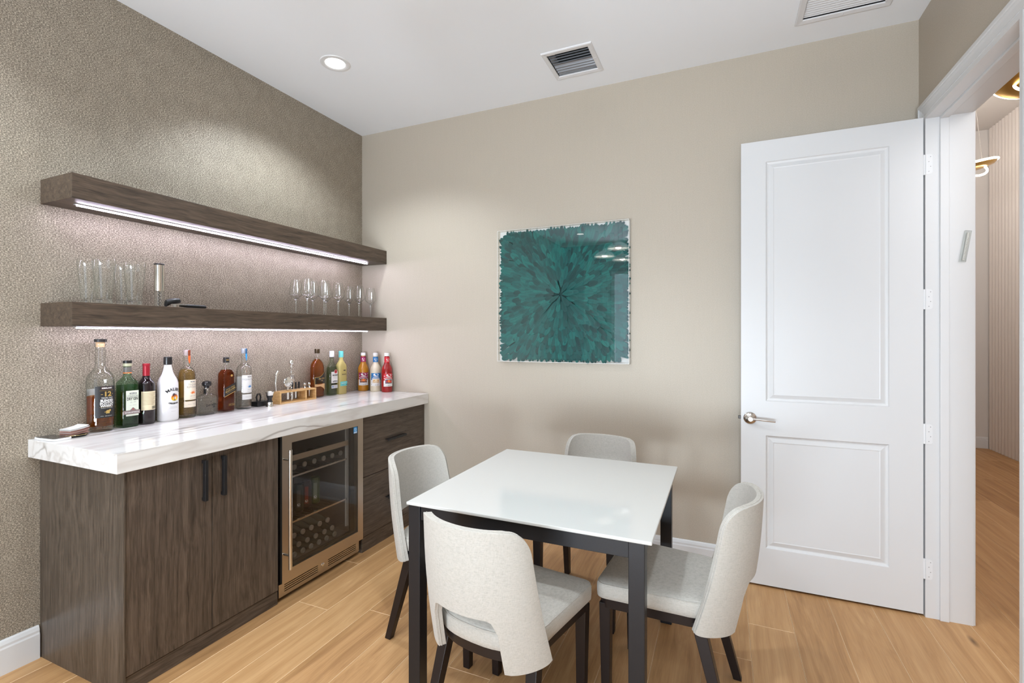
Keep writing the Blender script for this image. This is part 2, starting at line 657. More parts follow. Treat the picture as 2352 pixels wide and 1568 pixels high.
PW = 0.1965
fr = random.Random(21)
fixed = {0: [-1.283], 1: [-0.664], 2: [], 3: []}
kcol = -4
while True:
    x0 = 0.690 + PW * kcol
    if x0 >= HX:
        break
    x1 = x0 + PW
    xa, xb = max(x0, 0.0), min(x1, HX - 0.024)
    if xb - xa < 0.02:
        kcol += 1
        continue
    lo = -5.58 if xa < W else -1.6
    hi = 0.0 if xb <= 3.83 else HY1
    if kcol == 0:
        cuts = [-3.4, -1.283]
    elif kcol == 1:
        cuts = [-2.9, -0.664]
    else:
        cuts, yy = [], lo + fr.uniform(0.5, 2.0)
        while yy < hi - 0.25:
            cuts.append(yy)
            yy += fr.uniform(1.3, 2.2)
    ys = [lo] + cuts + [hi]
    for a, b in zip(ys, ys[1:]):
        plank(xa, xb, a, b)
    kcol += 1


# baseboards with a small moulded top
def baseboard(name, axis, p0, p1, face, into):
    """runs along axis from p0 to p1; wall plane at `face`, projecting by sign `into`"""
    pr = [(0, 0), (0.016, 0), (0.016, 0.105), (0.013, 0.112), (0.013, 0.122), (0.008, 0.136), (0.004, 0.141), (0, 0.141)]
    rs = []
    for p in (p0, p1):
        ring = []
        for (d, z) in pr:
            q = face + into * d
            ring.append((q, p, z) if axis == 'y' else (p, q, z))
        rs.append(ring)
    return struct(name, MB().rings(rs), WHITE)


baseboard('baseboard_left', 'y', -2.062, YR, 0.0, 1)
baseboard('baseboard_back', 'x', 0.66, W, 0.0, -1)
baseboard('baseboard_right', 'y', -1.062, YR, W, -1)
baseboard('baseboard_hall', 'x', WT, HX - 0.024, HY1, -1)
baseboard('baseboard_rear', 'x', 0.0, W, YR, 1)

# door lining, stop and moulded casing
tr = struct('trim_1', MB().box(3.662, WT + 0.002, DY1, DY1 + 0.02, 0, DZ + 0.02), WHITE)
MB().box(3.662, WT + 0.002, DY0 - 0.02, DY0, 0, DZ + 0.02).build('strike_jamb', WHITE, tr)
MB().box(3.662, WT + 0.002, DY0, DY1, DZ, DZ + 0.02).build('head_jamb', WHITE, tr)
mb = MB().box(3.717, 3.752, DY1 - 0.012, DY1, 0, DZ - 0.012).box(3.717, 3.752, DY0, DY0 + 0.012, 0, DZ - 0.012).box(3.717, 3.752, DY0, DY1, DZ - 0.012, DZ)
mb.build('door_stop', WHITE, tr, bevel=0.002)


def casing(face, sgn):
    pr = [(0.0, 0.0), (0.0, 0.010), (0.004, 0.013), (0.016, 0.013), (0.020, 0.016), (0.026, 0.0125), (0.050, 0.015), (0.060, 0.0185), (0.066, 0.0185), (0.069, 0.022), (0.084, 0.022), (0.089, 0.018), (0.089, 0.0)]
    yl, yr_, zt = DY1 + 0.006, DY0 - 0.006, DZ + 0.006
    rs = []
    for q in range(4):
        ring = []
        for (o, t) in pr:
            x = face + sgn * t
            ring.append([(x, yl + o, 0), (x, yl + o, zt + o), (x, yr_ - o, zt + o), (x, yr_ - o, 0)][q])
        rs.append(ring)
    return MB().rings(rs)


casing(W, -1).build('casing', WHITE, tr)
casing(WT, 1).build('hall_casing', WHITE, tr)

# window behind the camera
mb = MB()
for (x0, x1, z0, z1) in ((0.9, 3.3, 0.06, 0.12), (0.9, 3.3, 2.5, 2.56), (0.9, 0.96, 0.12, 2.5), (3.24, 3.3, 0.12, 2.5), (2.07, 2.13, 0.12, 2.5)):
    mb.box(x0, x1, YR - 0.09, YR - 0.03, z0, z1)
win = struct('window_1', mb, WHITE)
MB().box(0.96, 2.07, YR - 0.064, YR - 0.058, 0.12, 2.5).build('pane', PANE, win)
MB().box(2.13, 3.24, YR - 0.064, YR - 0.058, 0.12, 2.5).build('pane', PANE, win)
struct('ground_terrace', MB().box(-3, 8, -12, YR - 0.12, -0.15, -0.05), mat('pale_paving', (0.55, 0.53, 0.50), 0.8))
CURT = mat('grey_green_curtain', (0.30, 0.33, 0.27), 0.9)
for (x0, x1, lb) in ((0.42, 0.92, 'grey green curtain beside the window reflected in the feather picture'), (3.30, 3.64, 'grey green curtain at the window jamb nearest the doorway wall')):
    pts = []
    for q in range(61):
        a = q / 60
        pts.append((x0 + (x1 - x0) * a, YR + 0.08 + 0.03 * math.sin(a * 2 * math.pi * 6)))
    mb = MB()
    n = len(pts)
    mb.add([(x, y, z) for z in (0.02, 2.75) for x, y in pts] + [(x, y - 0.004, z) for z in (0.02, 2.75) for x, y in pts],
           [(i, i + 1, n + i + 1, n + i) for i in range(n - 1)] + [(2 * n + i + 1, 2 * n + i, 3 * n + i, 3 * n + i + 1) for i in range(n - 1)])
    tag(mb.build('curtain', CURT, smooth=True, ang=80), lb, 'curtain', 'curtains at the rear window')

# ------------------------------------------------------------------ door
door = tag(bpy.data.objects.new('door_1', None), kind='structure')
COL.objects.link(door)
door.location = (2.833, -0.137, 0.0)
DW, DT, DB, DTOP = 0.822, 0.044, 0.012, 2.488
PX0, PX1 = 0.125, 0.684
PZ = [(0.218, 0.845), (1.036, 2.369)]


def door_leaf():
    mb = MB()
    xs = [0, PX0, PX1, DW]
    zs = [DB, PZ[0][0], PZ[0][1], PZ[1][0], PZ[1][1], DTOP]
    for face in (0, 1):
        y0 = 0.0 if face == 0 else DT
        s = 1 if face == 0 else -1
        for i in range(3):
            for j in range(5):
                if i == 1 and j in (1, 3):
                    continue
                q = [(xs[i], y0, zs[j]), (xs[i + 1], y0, zs[j]), (xs[i + 1], y0, zs[j + 1]), (xs[i], y0, zs[j + 1])]
                mb.add(q if face == 0 else q[::-1], [(0, 1, 2, 3)])
        for (a, b) in PZ:
            loops = []
            for ins, dep in ((0, 0), (0.004, 0.007), (0.012, 0.010), (0.016, 0.010), (0.036, 0.003), (0.041, 0.0045)):
                yy = y0 + s * dep
                loops.append([(PX0 + ins, yy, a + ins), (PX1 - ins, yy, a + ins), (PX1 - ins, yy, b - ins), (PX0 + ins, yy, b - ins)])
            if face:
                loops = [l[::-1] for l in loops]
            m2 = MB().rings(loops, False, True)
            mb.add(m2.v, m2.f)
    e = [(0, 0, DB), (DW, 0, DB), (DW, 0, DTOP), (0, 0, DTOP)]
    b = [(x, DT, z) for x, _, z in e]
    mb.add(e + b, [(1, 0, 4, 5), (2, 1, 5, 6), (3, 2, 6, 7), (0, 3, 7, 4)])
    return mb


door_leaf().build('door_leaf', WHITE, door)
hd = MB().lathe([(0.034, 0.0), (0.034, -0.003), (0.030, -0.008), (0.020, -0.0125), (0.014, -0.014), (0.0125, -0.030), (0.0135, -0.046), (0.011, -0.049), (0.0, -0.049)], 32, (0.046, 0, 0.937), 'y', False, False).build('handle', NICKEL, door, smooth=True)
MB().tube([(0.054, -0.038, 0.937), (0.085, -0.043, 0.9365), (0.125, -0.046, 0.934), (0.168, -0.044, 0.931)], [0.0065, 0.006, 0.0055, 0.0052], 10).build('lever', NICKEL, hd, smooth=True)
MB().lathe([(0.0, -0.0500), (0.007, -0.0500), (0.007, -0.049)], 20, (0.046, 0, 0.937), 'y', False, False).build('lock_cylinder', mat('dark_lock', (0.25, 0.29, 0.34), 0.3, 1.0), hd, smooth=True)
MB().box(-0.014, 0.0, 0.012, 0.030, 0.928, 0.946).build('latch', mat('dark_latch', (0.06, 0.055, 0.05), 0.35, 0.9), door, bevel=0.002)
HINGE = mat('painted_hinge', (0.74, 0.745, 0.75), 0.35)
for zc in (0.24, 0.912, 1.582, 2.252):
    # rounded leaf screwed to the jamb, knuckle between leaf and door
    rr, x0, x1, z0, z1 = 0.012, 3.664 - 2.833, 3.690 - 2.833, zc - 0.050, zc + 0.050
    pts = [(x0, z0)] + [(x1 - rr + rr * math.cos(R(a)), z0 + rr + rr * math.sin(R(a))) for a in range(-90, 1, 18)] + [(x1 - rr + rr * math.cos(R(a)), z1 - rr + rr * math.sin(R(a))) for a in range(0, 91, 18)] + [(x0, z1)]
    n = len(pts)
    yb, yf = DY1 + 0.137, DY1 + 0.137 - 0.0022
    hg = MB().add([(x, yf, z) for x, z in pts] + [(x, yb, z) for x, z in pts], [tuple(range(n))] + [((q + 1) % n, q, n + q, n + (q + 1) % n) for q in range(n)]).build('hinge', HINGE, door)
    MB().lathe([(0.006, z0), (0.006, z1)], 12, (0.8265, 0.003, 0)).build('knuckle', HINGE, hg, smooth=True)
    m2 = MB()
    for q in range(4):
        m2.lathe([(0.0022, yf - 0.0004), (0.0022, yf)], 8, (x0 + (0.018 if q % 2 else 0.011), 0, z0 + 0.014 + 0.024 * q), 'y')
    m2.build('screw', mat('hinge_screw', (0.32, 0.32, 0.33), 0.4, 0.6), hg)

# ------------------------------------------------------------------ ceiling fittings
def downlight(x, y, label):
    t = thing('recessed_downlight', label, 'light', (x, y, H), 0, 'recessed downlights in the ceiling')
    MB().lathe([(0.088, 0.0), (0.086, -0.004), (0.070, -0.006), (0.060, -0.003), (0.058, -0.0015)], 40, cap0=False, cap1=False).build('trim_ring', mat('white_trim', (0.75, 0.75, 0.75), 0.5), t, smooth=True)
    MB().lathe([(0.0, -0.0030), (0.035, -0.0028), (0.058, -0.0018)][::-1], 40, cap0=False, cap1=False).build('lens', LAMP, t, smooth=True)
    l = light('downlight_beam', 'SPOT', (x, y, H - 0.03), SPOT_W, (0.86, 0.945, 1.02), (0, 0, 0), spot_size=R(128), spot_blend=0.55, shadow_soft_size=0.055)
    return t


downlight(0.583, -0.912, 'white recessed ceiling downlight glowing above the upper wall shelf')
downlight(0.60, -2.74, 'white recessed ceiling downlight above the bare wallpaper beside the counter end')
downlight(0.62, -4.56, 'white recessed ceiling downlight near the rear window, reflected in the feather picture')
downlight(2.95, -2.74, 'added unseen ceiling downlight above the space beside the doorway')  # this downlight and the next are added for more overhead light
downlight(2.95, -4.56, 'added unseen ceiling downlight between the rear window and the doorway wall')
downlight(1.95, -1.98, 'added unseen ceiling downlight over the near edge of the square table')  # added to brighten the table, seats and door casing
downlight(1.78, -3.95, 'added unseen ceiling downlight in the middle of the room behind the pendants')  # also added, to raise the ambient light


def grille(name, label, x0, x1, y0, y1, op, nsl, tilt, slatm, wid, mounting):
    t = thing(name, label, 'vent', ((x0 + x1) / 2, (y0 + y1) / 2, H))
    cx, cy = (x0 + x1) / 2, (y0 + y1) / 2
    fm = mat('grille_paint', (0.72, 0.72, 0.73), 0.4)
    o = [op[0] - cx, op[1] - cx, op[2] - cy, op[3] - cy]
    e = [x0 - cx, x1 - cx, y0 - cy, y1 - cy]
    rs = []
    for (k_, z) in ((0, -0.0005), (0.06, -0.006), (0.2, -0.009), (0.9, -0.006), (1, -0.002), (1, 0.010)):
        a = [e[i] + (o[i] - e[i]) * k_ for i in range(4)]
        rs.append([(a[0], a[2], z), (a[0], a[3], z), (a[1], a[3], z), (a[1], a[2], z)])
    MB().rings(rs, False, False).build('frame', fm, t)
    MB().box(o[0], o[1], o[2], o[3], 0.085, 0.09).build('backing', RUBBER, t)
    for q in range(nsl):
        yy = o[2] + (o[3] - o[2]) * (q + 0.5) / nsl
        m2 = MB()
        prof = [(-wid / 2, 0.0), (-wid / 6, 0.0022), (wid / 6, 0.0022), (wid / 2, 0.0), (wid / 6, 0.0008), (-wid / 6, 0.0008)]
        m2.rings([[(xx, a, z) for a, z in prof] for xx in (o[0] + 0.002, o[1] - 0.002)])
        m2.build('slat', slatm, t, loc=(0, yy, 0.012), rot=(R(tilt(q, nsl)), 0, 0))
    for (sx, sy) in mounting:
        MB().lathe([(0.0, -0.0105), (0.004, -0.0095), (0.0045, -0.006)][::-1], 12, (sx - cx, sy - cy, 0), cap0=False, cap1=False).build('screw', WHITE, t, smooth=True)
    return t


grille('supply_vent', 'small square ceiling vent with dark open louvres in a white frame', 1.757, 2.061, -0.508, -0.195, V1, 9,
       lambda q, n_: (55 if q < 5 else -55) if q not in (8,) else -20, mat('louvre_paint', (0.22, 0.225, 0.24), 0.3), 0.021, [(1.772, -0.35), (2.046, -0.35)])
grille('return_vent', 'larger ceiling grille with closely set white slats near the doorway corner', 3.088, 3.506, -0.640, -0.206, V2, 19,
       lambda q, n_: -32, WHITE, 0.024, [(3.30, -0.224), (3.30, -0.62)])

# pendants over the room, in view only as reflections
for i, (px, py, lb) in enumerate(((1.42, -2.78, 'white dome pendant reflected lowest in the feather picture'), (1.68, -2.30, 'white dome pendant hanging closest to the square table'), (1.57, -3.12, 'white dome pendant hanging closest to the rear window'))):
    t = thing('dome_pendant', lb, 'pendant', (px, py, 2.36), 0, 'dome pendants above the room')
    MB().lathe([(0.125, 0.0), (0.12, 0.012), (0.095, 0.045), (0.05, 0.07), (0.02, 0.078), (0.018, 0.10), (0.012, 0.11)], 32, cap0=False).build('shade', mat('pendant_white', (0.8, 0.8, 0.78), 0.4), t, smooth=True)
    MB().lathe([(0.0, -0.006), (0.03, 0.006), (0.036, 0.03), (0.02, 0.06), (0.0, 0.07)], 20).build('bulb', emis('bulb_glow', (1.0, 0.95, 0.86), 26.0), t, smooth=True)
    MB().lathe([(0.122, 0.012), (0.0, 0.074)], 32, cap0=False, cap1=False).build('liner', emis('pendant_liner', (1.0, 0.93, 0.82), 8.0), t)
    MB().lathe([(0.003, 0.11), (0.003, H - 2.36)], 8).build('cord', WHITE, t)

# hall lamps: tilted brass dishes with a glowing rim
BRASS = mat('brass_dish', (0.55, 0.34, 0.10), 0.3, 1.0)


def ring_lamp(label, loc, rad, rx, ry, top):
    t = thing('ring_pendant', label, 'pendant', loc, 0, 'brass ring lamps in the hall')
    M = Matrix.Rotation(R(rx), 4, 'X') @ Matrix.Rotation(R(ry), 4, 'Y')
    MB().lathe([(0.0, 0.0), (rad * 0.5, 0.004), (rad * 0.85, 0.02), (rad, 0.05), (rad * 0.985, 0.052), (rad * 0.84, 0.025), (rad * 0.5, 0.008), (0.0, 0.005)], 48, cap0=False, cap1=False).xform(M).build('dish', BRASS, t, smooth=True)
    MB().tube([(rad * math.cos(a * math.pi / 24), rad * math.sin(a * math.pi / 24), 0.056) for a in range(48)], 0.011, 8, True).xform(M).build('light_ring', emis('ring_glow', (1.0, 0.86, 0.66), 16.0), t, smooth=True)
    M2 = Matrix.Translation((rad * 0.15, 0, 0.005)) @ Matrix.Rotation(R(52), 4, 'X')
    MB().tube([(rad * 0.45 * math.cos(a * math.pi / 20), rad * 0.45 * math.sin(a * math.pi / 20), 0) for a in range(40)], 0.010, 8, True).xform(M2).build('inner_light_ring', MATS['ring_glow'], t, smooth=True)
    MB().tube([(rad * 0.45, 0, 0.03), (0.02, 0, top - loc[2])], 0.0022, 6).build('wire', CHROME, t)
    return t


ring_lamp('brass ring lamp hanging lower, seen beside the edge of the white door jamb', (5.12, 3.37, 3.12), 0.21, 4, -10, HH)
ring_lamp('brass ring lamp hanging higher, partly hidden by the doorway head', (5.01, 2.14, 3.45), 0.21, -16, 14, HH)

# ------------------------------------------------------------------ bar: cabinets, cooler, worktop, shelves
CF = 0.614                                # cabinet front plane
cab = thing('base_cabinet', 'dark oak two-door base cabinet at the left end of the bar', 'cabinet', (0, -1.7, 0))
oy = 1.7
MB().box(0.004, CF - 0.021, -2.057 + oy, -1.347 + oy, 0.0, 0.877).build('carcass', W_END, cab)
MB().box(CF - 0.021, CF + 0.004, -2.057 + oy, -2.050 + oy, 0.0, 0.877).build('side_edge', W_END, cab, bevel=0.001)
MB().box(CF - 0.0205, CF - 0.006, -2.049 + oy, -1.347 + oy, 0.0, 0.069).build('toe_kick', W_LONG, cab)
for (a, b, hy) in ((-2.048, -1.7035, -1.751), (-1.7005, -1.349, -1.663)):
    d = MB().box(CF - 0.020, CF, a + oy, b + oy, 0.074, 0.872).build('door', W_VERT, cab, bevel=0.0012)
    hb = MB().box(CF + 0.010, CF + 0.027, hy - 0.001 + oy, hy + 0.014 + oy, 0.667, 0.848)
    hb.box(CF - 0.0005, CF + 0.012, hy + 0.001 + oy, hy + 0.011 + oy, 0.668, 0.682).box(CF - 0.0005, CF + 0.012, hy + 0.001 + oy, hy + 0.011 + oy, 0.833, 0.847)
    hb.build('handle', BLACK, d, bevel=0.001)

drw = thing('drawer_cabinet', 'dark oak drawer cabinet at the far end of the bar beside the beige wall', 'cabinet', (0, -0.36, 0))
oy = 0.36
MB().box(0.004, CF - 0.021, -0.703 + oy, -0.002 + oy, 0.0, 0.877).build('carcass', W_END, drw)
MB().box(CF - 0.0205, CF - 0.006, -0.703 + oy, -0.002 + oy, 0.0, 0.096).build('toe_kick', W_LONG, drw)
MB().box(CF - 0.0205, CF - 0.002, -0.016 + oy, -0.002 + oy, 0.0, 0.877).build('filler_strip', W_VERT, drw)
for (a, b, hz) in ((0.101, 0.482, 0.292), (0.486, 0.872, 0.687)):
    d = MB().box(CF - 0.020, CF, -0.702 + oy, -0.019 + oy, a, b).build('drawer', W_LONG, drw, bevel=0.0012)
    MB().box(CF - 0.0005, CF + 0.026, -0.475 + oy, -0.264 + oy, hz, hz + 0.006).box(CF + 0.020, CF + 0.026, -0.475 + oy, -0.264 + oy, hz - 0.008, hz).build('handle', BLACK, d, bevel=0.001)

top = MB().box(0.002, 0.651, -2.097, -0.002, 0.879, 0.955).build('worktop', MARBLE, bevel=0.0015)
tag(top, 'thick white marble worktop with brown veins along the bar', 'countertop')

# beverage cooler
fz = thing('beverage_cooler', 'stainless steel beverage cooler with glass door between the two bar cabinets', 'cooler', (0, -1.022, 0))
oy = 1.022
DARK = mat('cooler_liner', (0.16, 0.15, 0.145), 0.5)
mb = MB().box(0.02, 0.575, -1.342 + oy, -1.302 + oy, 0.03, 0.872).box(0.02, 0.575, -0.748 + oy, -0.708 + oy, 0.03, 0.872)
mb.box(0.02, 0.06, -1.302 + oy, -0.748 + oy, 0.03, 0.872).box(0.06, 0.575, -1.302 + oy, -0.748 + oy, 0.03, 0.145).box(0.06, 0.575, -1.302 + oy, -0.748 + oy, 0.84, 0.872)
mb.build('body', DARK, fz)
MB().box(0.08, 0.50, -1.32 + oy, -0.73 + oy, 0.0, 0.03).build('foot', RUBBER, fz)
# kick grille
kg = MB()
slots = []
for (a, b) in ((-1.306, -1.074), (-0.996, -0.762)):
    for q in range(4):
        z = 0.046 + 0.0115 * q
        slots.append((a + oy, b + oy, z, z + 0.0045))
slab(kg, 'x', 0.590, CF - 0.004, -1.341 + oy, -0.735 + oy, 0.026, 0.094, slots)
kick = kg.build('kick_plate', STEEL, fz)
MB().box(0.585, 0.5895, -1.335 + oy, -0.740 + oy, 0.03, 0.092).build('kick_backing', RUBBER, kick)
MB().lathe([(0.0, CF + 0.001), (0.006, CF + 0.001), (0.011, CF - 0.001), (0.011, CF - 0.005)], 20, (0, -1.037 + oy, 0.072), 'x').build('lock', CHROME, kick, smooth=True)
# door
dr = slab(MB(), 'x', 0.592, 0.622, -1.330 + oy, -0.710 + oy, 0.098, 0.876, [(-1.268 + oy, -0.757 + oy, 0.160, 0.829)]).build('door', STEEL, fz)
slab(MB(), 'x', 0.578, 0.592, -1.326 + oy, -0.714 + oy, 0.100, 0.873, [(-1.262 + oy, -0.79 + oy, 0.170, 0.825)]).build('gasket', BLACK, dr)
MB().box(0.612, 0.617, -1.268 + oy, -0.757 + oy, 0.160, 0.829).build('glass', SMOKE, dr)
hm = MB().lathe([(0.0, 0.182), (0.0095, 0.1825), (0.0095, 0.8055), (0.0, 0.806)], 20, (0.672, -1.322 + oy, 0), cap0=False, cap1=False)
for z in (0.254, 0.752):
    hm.lathe([(0.006, 0.621), (0.006, 0.668)], 14, (0, -1.322 + oy, z), 'x')
hm.build('handle', mat('bright_steel', (0.76, 0.73, 0.68), 0.2, 1.0), dr, smooth=True)
st = Decal()
EB, EW = mat('energy_blue', (0.03, 0.28, 0.62), 0.4), mat('energy_white', (0.75, 0.85, 0.92), 0.4)
st.rect(('energy_sticker', EB), -0.016, 0.016, -0.020, 0.020)
st.rect(('emblem', EW), -0.013, 0.013, -0.0185, -0.0095)
arc = [(0.0115 * math.cos(R(a)), 0.002 + 0.0115 * math.sin(R(a))) for a in range(20, 201, 15)] + [(0.0088 * math.cos(R(a)), 0.002 + 0.0088 * math.sin(R(a))) for a in range(200, 19, -15)]
m_ = len(arc) // 2
st.poly(('emblem', EW), arc, [(q, q + 1, 2 * m_ - 2 - q, 2 * m_ - 1 - q) for q in range(m_ - 1)])
star = [((0.0065 if q % 2 == 0 else 0.0028) * math.cos(R(90 + 36 * q)), (0.0065 if q % 2 == 0 else 0.0028) * math.sin(R(90 + 36 * q))) for q in range(10)]
st.poly(('emblem', EW), [(u + 0.004, v) for u, v in star])
st.text(('lettering', EB), 'ENERGY STAR', 0, -0.0140, 0.0050, 0.0001, 0.78)
st.build(dr, lambda u, v, off: (0.6172 + off, -0.776 + oy + u, 0.806 + v))
# inside: strip light, shelves
MB().box(0.553, 0.563, -0.797 + oy, -0.776 + oy, 0.20, 0.83).build('side_light', mat('diffuser', (0.55, 0.55, 0.53), 0.5), fz)
MB().box(0.567, 0.574, -1.300 + oy, -0.790 + oy, 0.712, 0.742).build('shelf_rail', mat('beech_trim', (0.42, 0.33, 0.24), 0.4), fz)
for z in (0.622, 0.372):
    mb = MB().box(0.566, 0.574, -1.300 + oy, -0.806 + oy, z, z + 0.010)
    for q in range(14):
        mb.box(0.065, 0.567, -1.297 + 0.037 * q + oy, -1.294 + 0.037 * q + oy, z + 0.003, z + 0.006)
    mb.build('wire_shelf', CHROME, fz)

# floating shelves with their light strips
for (z0, z1, lb) in ((1.9765, 2.083, 'upper dark oak floating shelf with empty top and a light strip underneath'), (1.441, 1.543, 'lower dark oak floating shelf holding the glassware with a light strip underneath')):
    sh = thing('wall_shelf', lb, 'shelf', (0.001, -1.03, z0))
    zt = z1 - z0
    MB().box(0.0, 0.2505, -2.055 + 1.03, -0.002 + 1.03, 0.0, zt).build('shelf_board', W_SHELF, sh, bevel=0.0012)
    MB().box(0.138, 0.160, -2.000 + 1.03, -0.110 + 1.03, -0.004, 0.0).build('light_channel', mat('aluminium_channel', (0.6, 0.6, 0.6), 0.4, 0.8), sh)
    MB().box(0.142, 0.156, -1.992 + 1.03, -0.118 + 1.03, -0.0085, -0.0035).build('light_strip', LED, sh)

# ------------------------------------------------------------------ feather picture
PCX, PCZ, PH = 1.728, 1.682, 0.4625
art = thing('feather_picture', 'square acrylic box frame filled with teal feathers on the beige wall', 'picture', (PCX, 0, PCZ))
MB().box(-PH, PH, -0.008, -0.0015, -PH, PH).build('backing_board', mat('white_board', (0.72, 0.71, 0.69), 0.7), art)
mb = MB().box(-PH, PH, -0.052, -0.049, -PH, PH)
mb.box(-PH, -PH + 0.003, -0.049, -0.0015, -PH, PH).box(PH - 0.003, PH, -0.049, -0.0015, -PH, PH).box(-PH + 0.003, PH - 0.003, -0.049, -0.0015, -PH, -PH + 0.003).box(-PH + 0.003, PH - 0.003, -0.049, -0.0015, PH - 0.003, PH)
mb.build('acrylic_box', ACRYL, art)
er = 0.0016
mb = MB()
c4 = [(-PH, -PH), (PH, -PH), (PH, PH), (-PH, PH)]
for i in range(4):
    a, b = c4[i], c4[(i + 1) % 4]
    mb.tube([(a[0], -0.052, a[1]), (b[0], -0.052, b[1])], er, 6)
    mb.tube([(a[0], -0.052, a[1]), (a[0], -0.002, a[1])], er, 6)
mb.build('polished_edge', mat('acrylic_edge', (0.80, 0.79, 0.76), 0.25), art)


MB().box(-0.39, 0.39, -0.0105, -0.0082, -0.39, 0.39).build('under_felt', mat('teal_felt', (0.002, 0.045, 0.045), 0.8), art)


def feather_material():
    t = NT('teal_feather')
    oi = t.n('ShaderNodeObjectInfo')
    rn = oi.outputs['Random']
    geo = t.n('ShaderNodeNewGeometry').outputs['Random Per Island']
    pick = t.math('FRACT', t.math('ADD', rn, geo))
    col = t.ramp(pick, [(0.0, (0.0004, 0.036, 0.038)), (0.3, (0.0006, 0.062, 0.060)), (0.7, (0.0008, 0.092, 0.086)), (1.0, (0.002, 0.135, 0.120))])
    vane = t.n('ShaderNodeAttribute', attribute_name='vane').outputs['Fac']
    col = t.mix(t.ramp(vane, [(0.0, (0.35,) * 3), (0.16, (0, 0, 0))]), col, (0.006, 0.20, 0.17))
    col = t.mix(t.ramp(vane, [(0.84, (0, 0, 0)), (0.96, (0.45,) * 3)]), col, (0.001, 0.022, 0.026))
    t.P(color=col, rough=0.5, spec=0.3)
    return t.m


FEATHER = feather_material()


def feather_geo(L, wd, curl, bend):
    """pointed-oval vane with a raised quill line; lies in x (width), z (length); -y towards the room"""
    prof = [(0.0, 0.10), (0.12, 0.40), (0.3, 0.78), (0.52, 0.98), (0.72, 1.0), (0.88, 0.74), (0.965, 0.40)]
    vs, fs = [], []
    for (a, ww) in prof:
        z = a * L
        cx = bend * a * a * L
        y = -curl * math.sin(a * math.pi * 0.9)
        for s in (-1, 0, 1):
            vs.append((cx + s * ww * wd / 2, y + (0.0 if s == 0 else 0.0042 * ww), z))
    vs.append((bend * L, 0.0008, L))
    for i in range(len(prof) - 1):
        b = i * 3
        fs += [(b, b + 1, b + 4, b + 3), (b + 1, b + 2, b + 5, b + 4)]
    b = (len(prof) - 1) * 3
    fs += [(b, b + 1, b + 7 - 4), (b + 1, b + 2, b + 3)]
    return vs, fs


fr = random.Random(5)
fmesh = []
for q in range(6):
    vs, fs = feather_geo(1.0, 0.34 + 0.035 * q, 0.05, (-0.10, 0.06, 0.0, 0.1, -0.05, 0.03)[q])
    me = bpy.data.meshes.new('feather')
    me.from_pydata(vs, [], fs)
    me.materials.append(FEATHER)
    at_ = me.attributes.new('vane', 'FLOAT', 'POINT')
    vane_vals = [1.0 if (i % 3 == 1 or i == 21) else 0.0 for i in range(len(vs))]
    at_.data.foreach_set('value', vane_vals)
    me.shade_smooth()
    fmesh.append(me)
fl = []
for ring in range(13):
    rad = 0.012 + 0.0335 * ring
    per = 2 * math.pi * rad + rad * 2.0
    cnt = max(7, int(per / (0.0215 if ring > 8 else 0.019)))
    for q in range(cnt):
        a = 2 * math.pi * (q + 0.5 * (ring % 2) + fr.uniform(-0.25, 0.25)) / cnt
        sq = min(1.0, max(0.0, (ring - 3) / 6.0))
        ca, sa = math.cos(a), math.sin(a)
        k = (1 - sq) + sq / max(abs(ca), abs(sa))
        px, pz = rad * ca * k, rad * sa * k
        L = fr.uniform(0.085, 0.125) * (0.72 if ring < 2 else 1.0)
        dirx, dirz = ca, sa
        # feathers along the border turn to stand square to the edge
        if ring > 6:
            t_ = (ring - 6) / 6.0 * 0.6
            ex, ez = (math.copysign(1, ca), 0) if abs(ca) > abs(sa) else (0, math.copysign(1, sa))
            dirx, dirz = dirx * (1 - t_) + ex * t_, dirz * (1 - t_) + ez * t_
        ang = math.atan2(-dirx, dirz) + fr.uniform(-0.16, 0.16)
        tipx, tipz = px - math.sin(ang) * L, pz + math.cos(ang) * L
        lim = 0.450
        m_ = max(abs(tipx), abs(tipz))
        if m_ > lim:
            L *= max(0.45, 1 - (m_ - lim) / L * 1.05)
        if max(abs(px), abs(pz)) > lim - 0.03:
            continue
        fl.append((ring, px, pz, ang, L, fr.randrange(6), fr.uniform(0, 0.0025)))
for q in range(4):
    for k in range(26):
        rr_ = 0.10 + 0.44 * k / 25
        a = R(45 + 90 * q)
        sd = fr.uniform(-1, 1) * (0.035 + 0.03 * k / 25)
        px, pz = rr_ * math.cos(a) - sd * math.sin(a), rr_ * math.sin(a) + sd * math.cos(a)
        ang = math.atan2(-math.cos(a), math.sin(a)) + fr.uniform(-0.3, 0.3) - sd * 4.0
        L = 0.115
        m_ = max(abs(px - math.sin(ang) * L), abs(pz + math.cos(ang) * L))
        if m_ > 0.447:
            L *= max(0.5, 1 - (m_ - 0.447) / L * 1.2)
        fl.append((int(rr_ / 0.0335 * 0.80), px, pz, ang, L, fr.randrange(6), fr.uniform(0, 0.0025)))
fl.sort(key=lambda f: f[0])
rest = MB()
rest_vane = []
for i, (ring, px, pz, ang, L, q, jit) in enumerate(fl):
    y = -0.0330 + 0.0015 * ring + jit * 0.4
    sx = max(0.62, min(1.0, 0.085 / L)) * 1.02
    rot = (R(-9), 0, 0)
    Mx = Matrix.Translation((px, y, pz)) @ Matrix.Rotation(-ang, 4, 'Y') @ Matrix.Rotation(R(3.2), 4, 'X') @ Matrix.Diagonal((L * sx * 0.92, L, L, 1))
    if i < 298:
        o = bpy.data.objects.new('feather', fmesh[q])
        COL.objects.link(o)
        o.parent = art
        o.matrix_local = Mx
    else:
        me = fmesh[q]
        rest_vane += vane_vals
        rest.add([tuple(Mx @ v.co) for v in me.vertices], [tuple(p.vertices) for p in me.polygons])
bf = rest.build('border_feathers', FEATHER, art, smooth=True, ang=80)
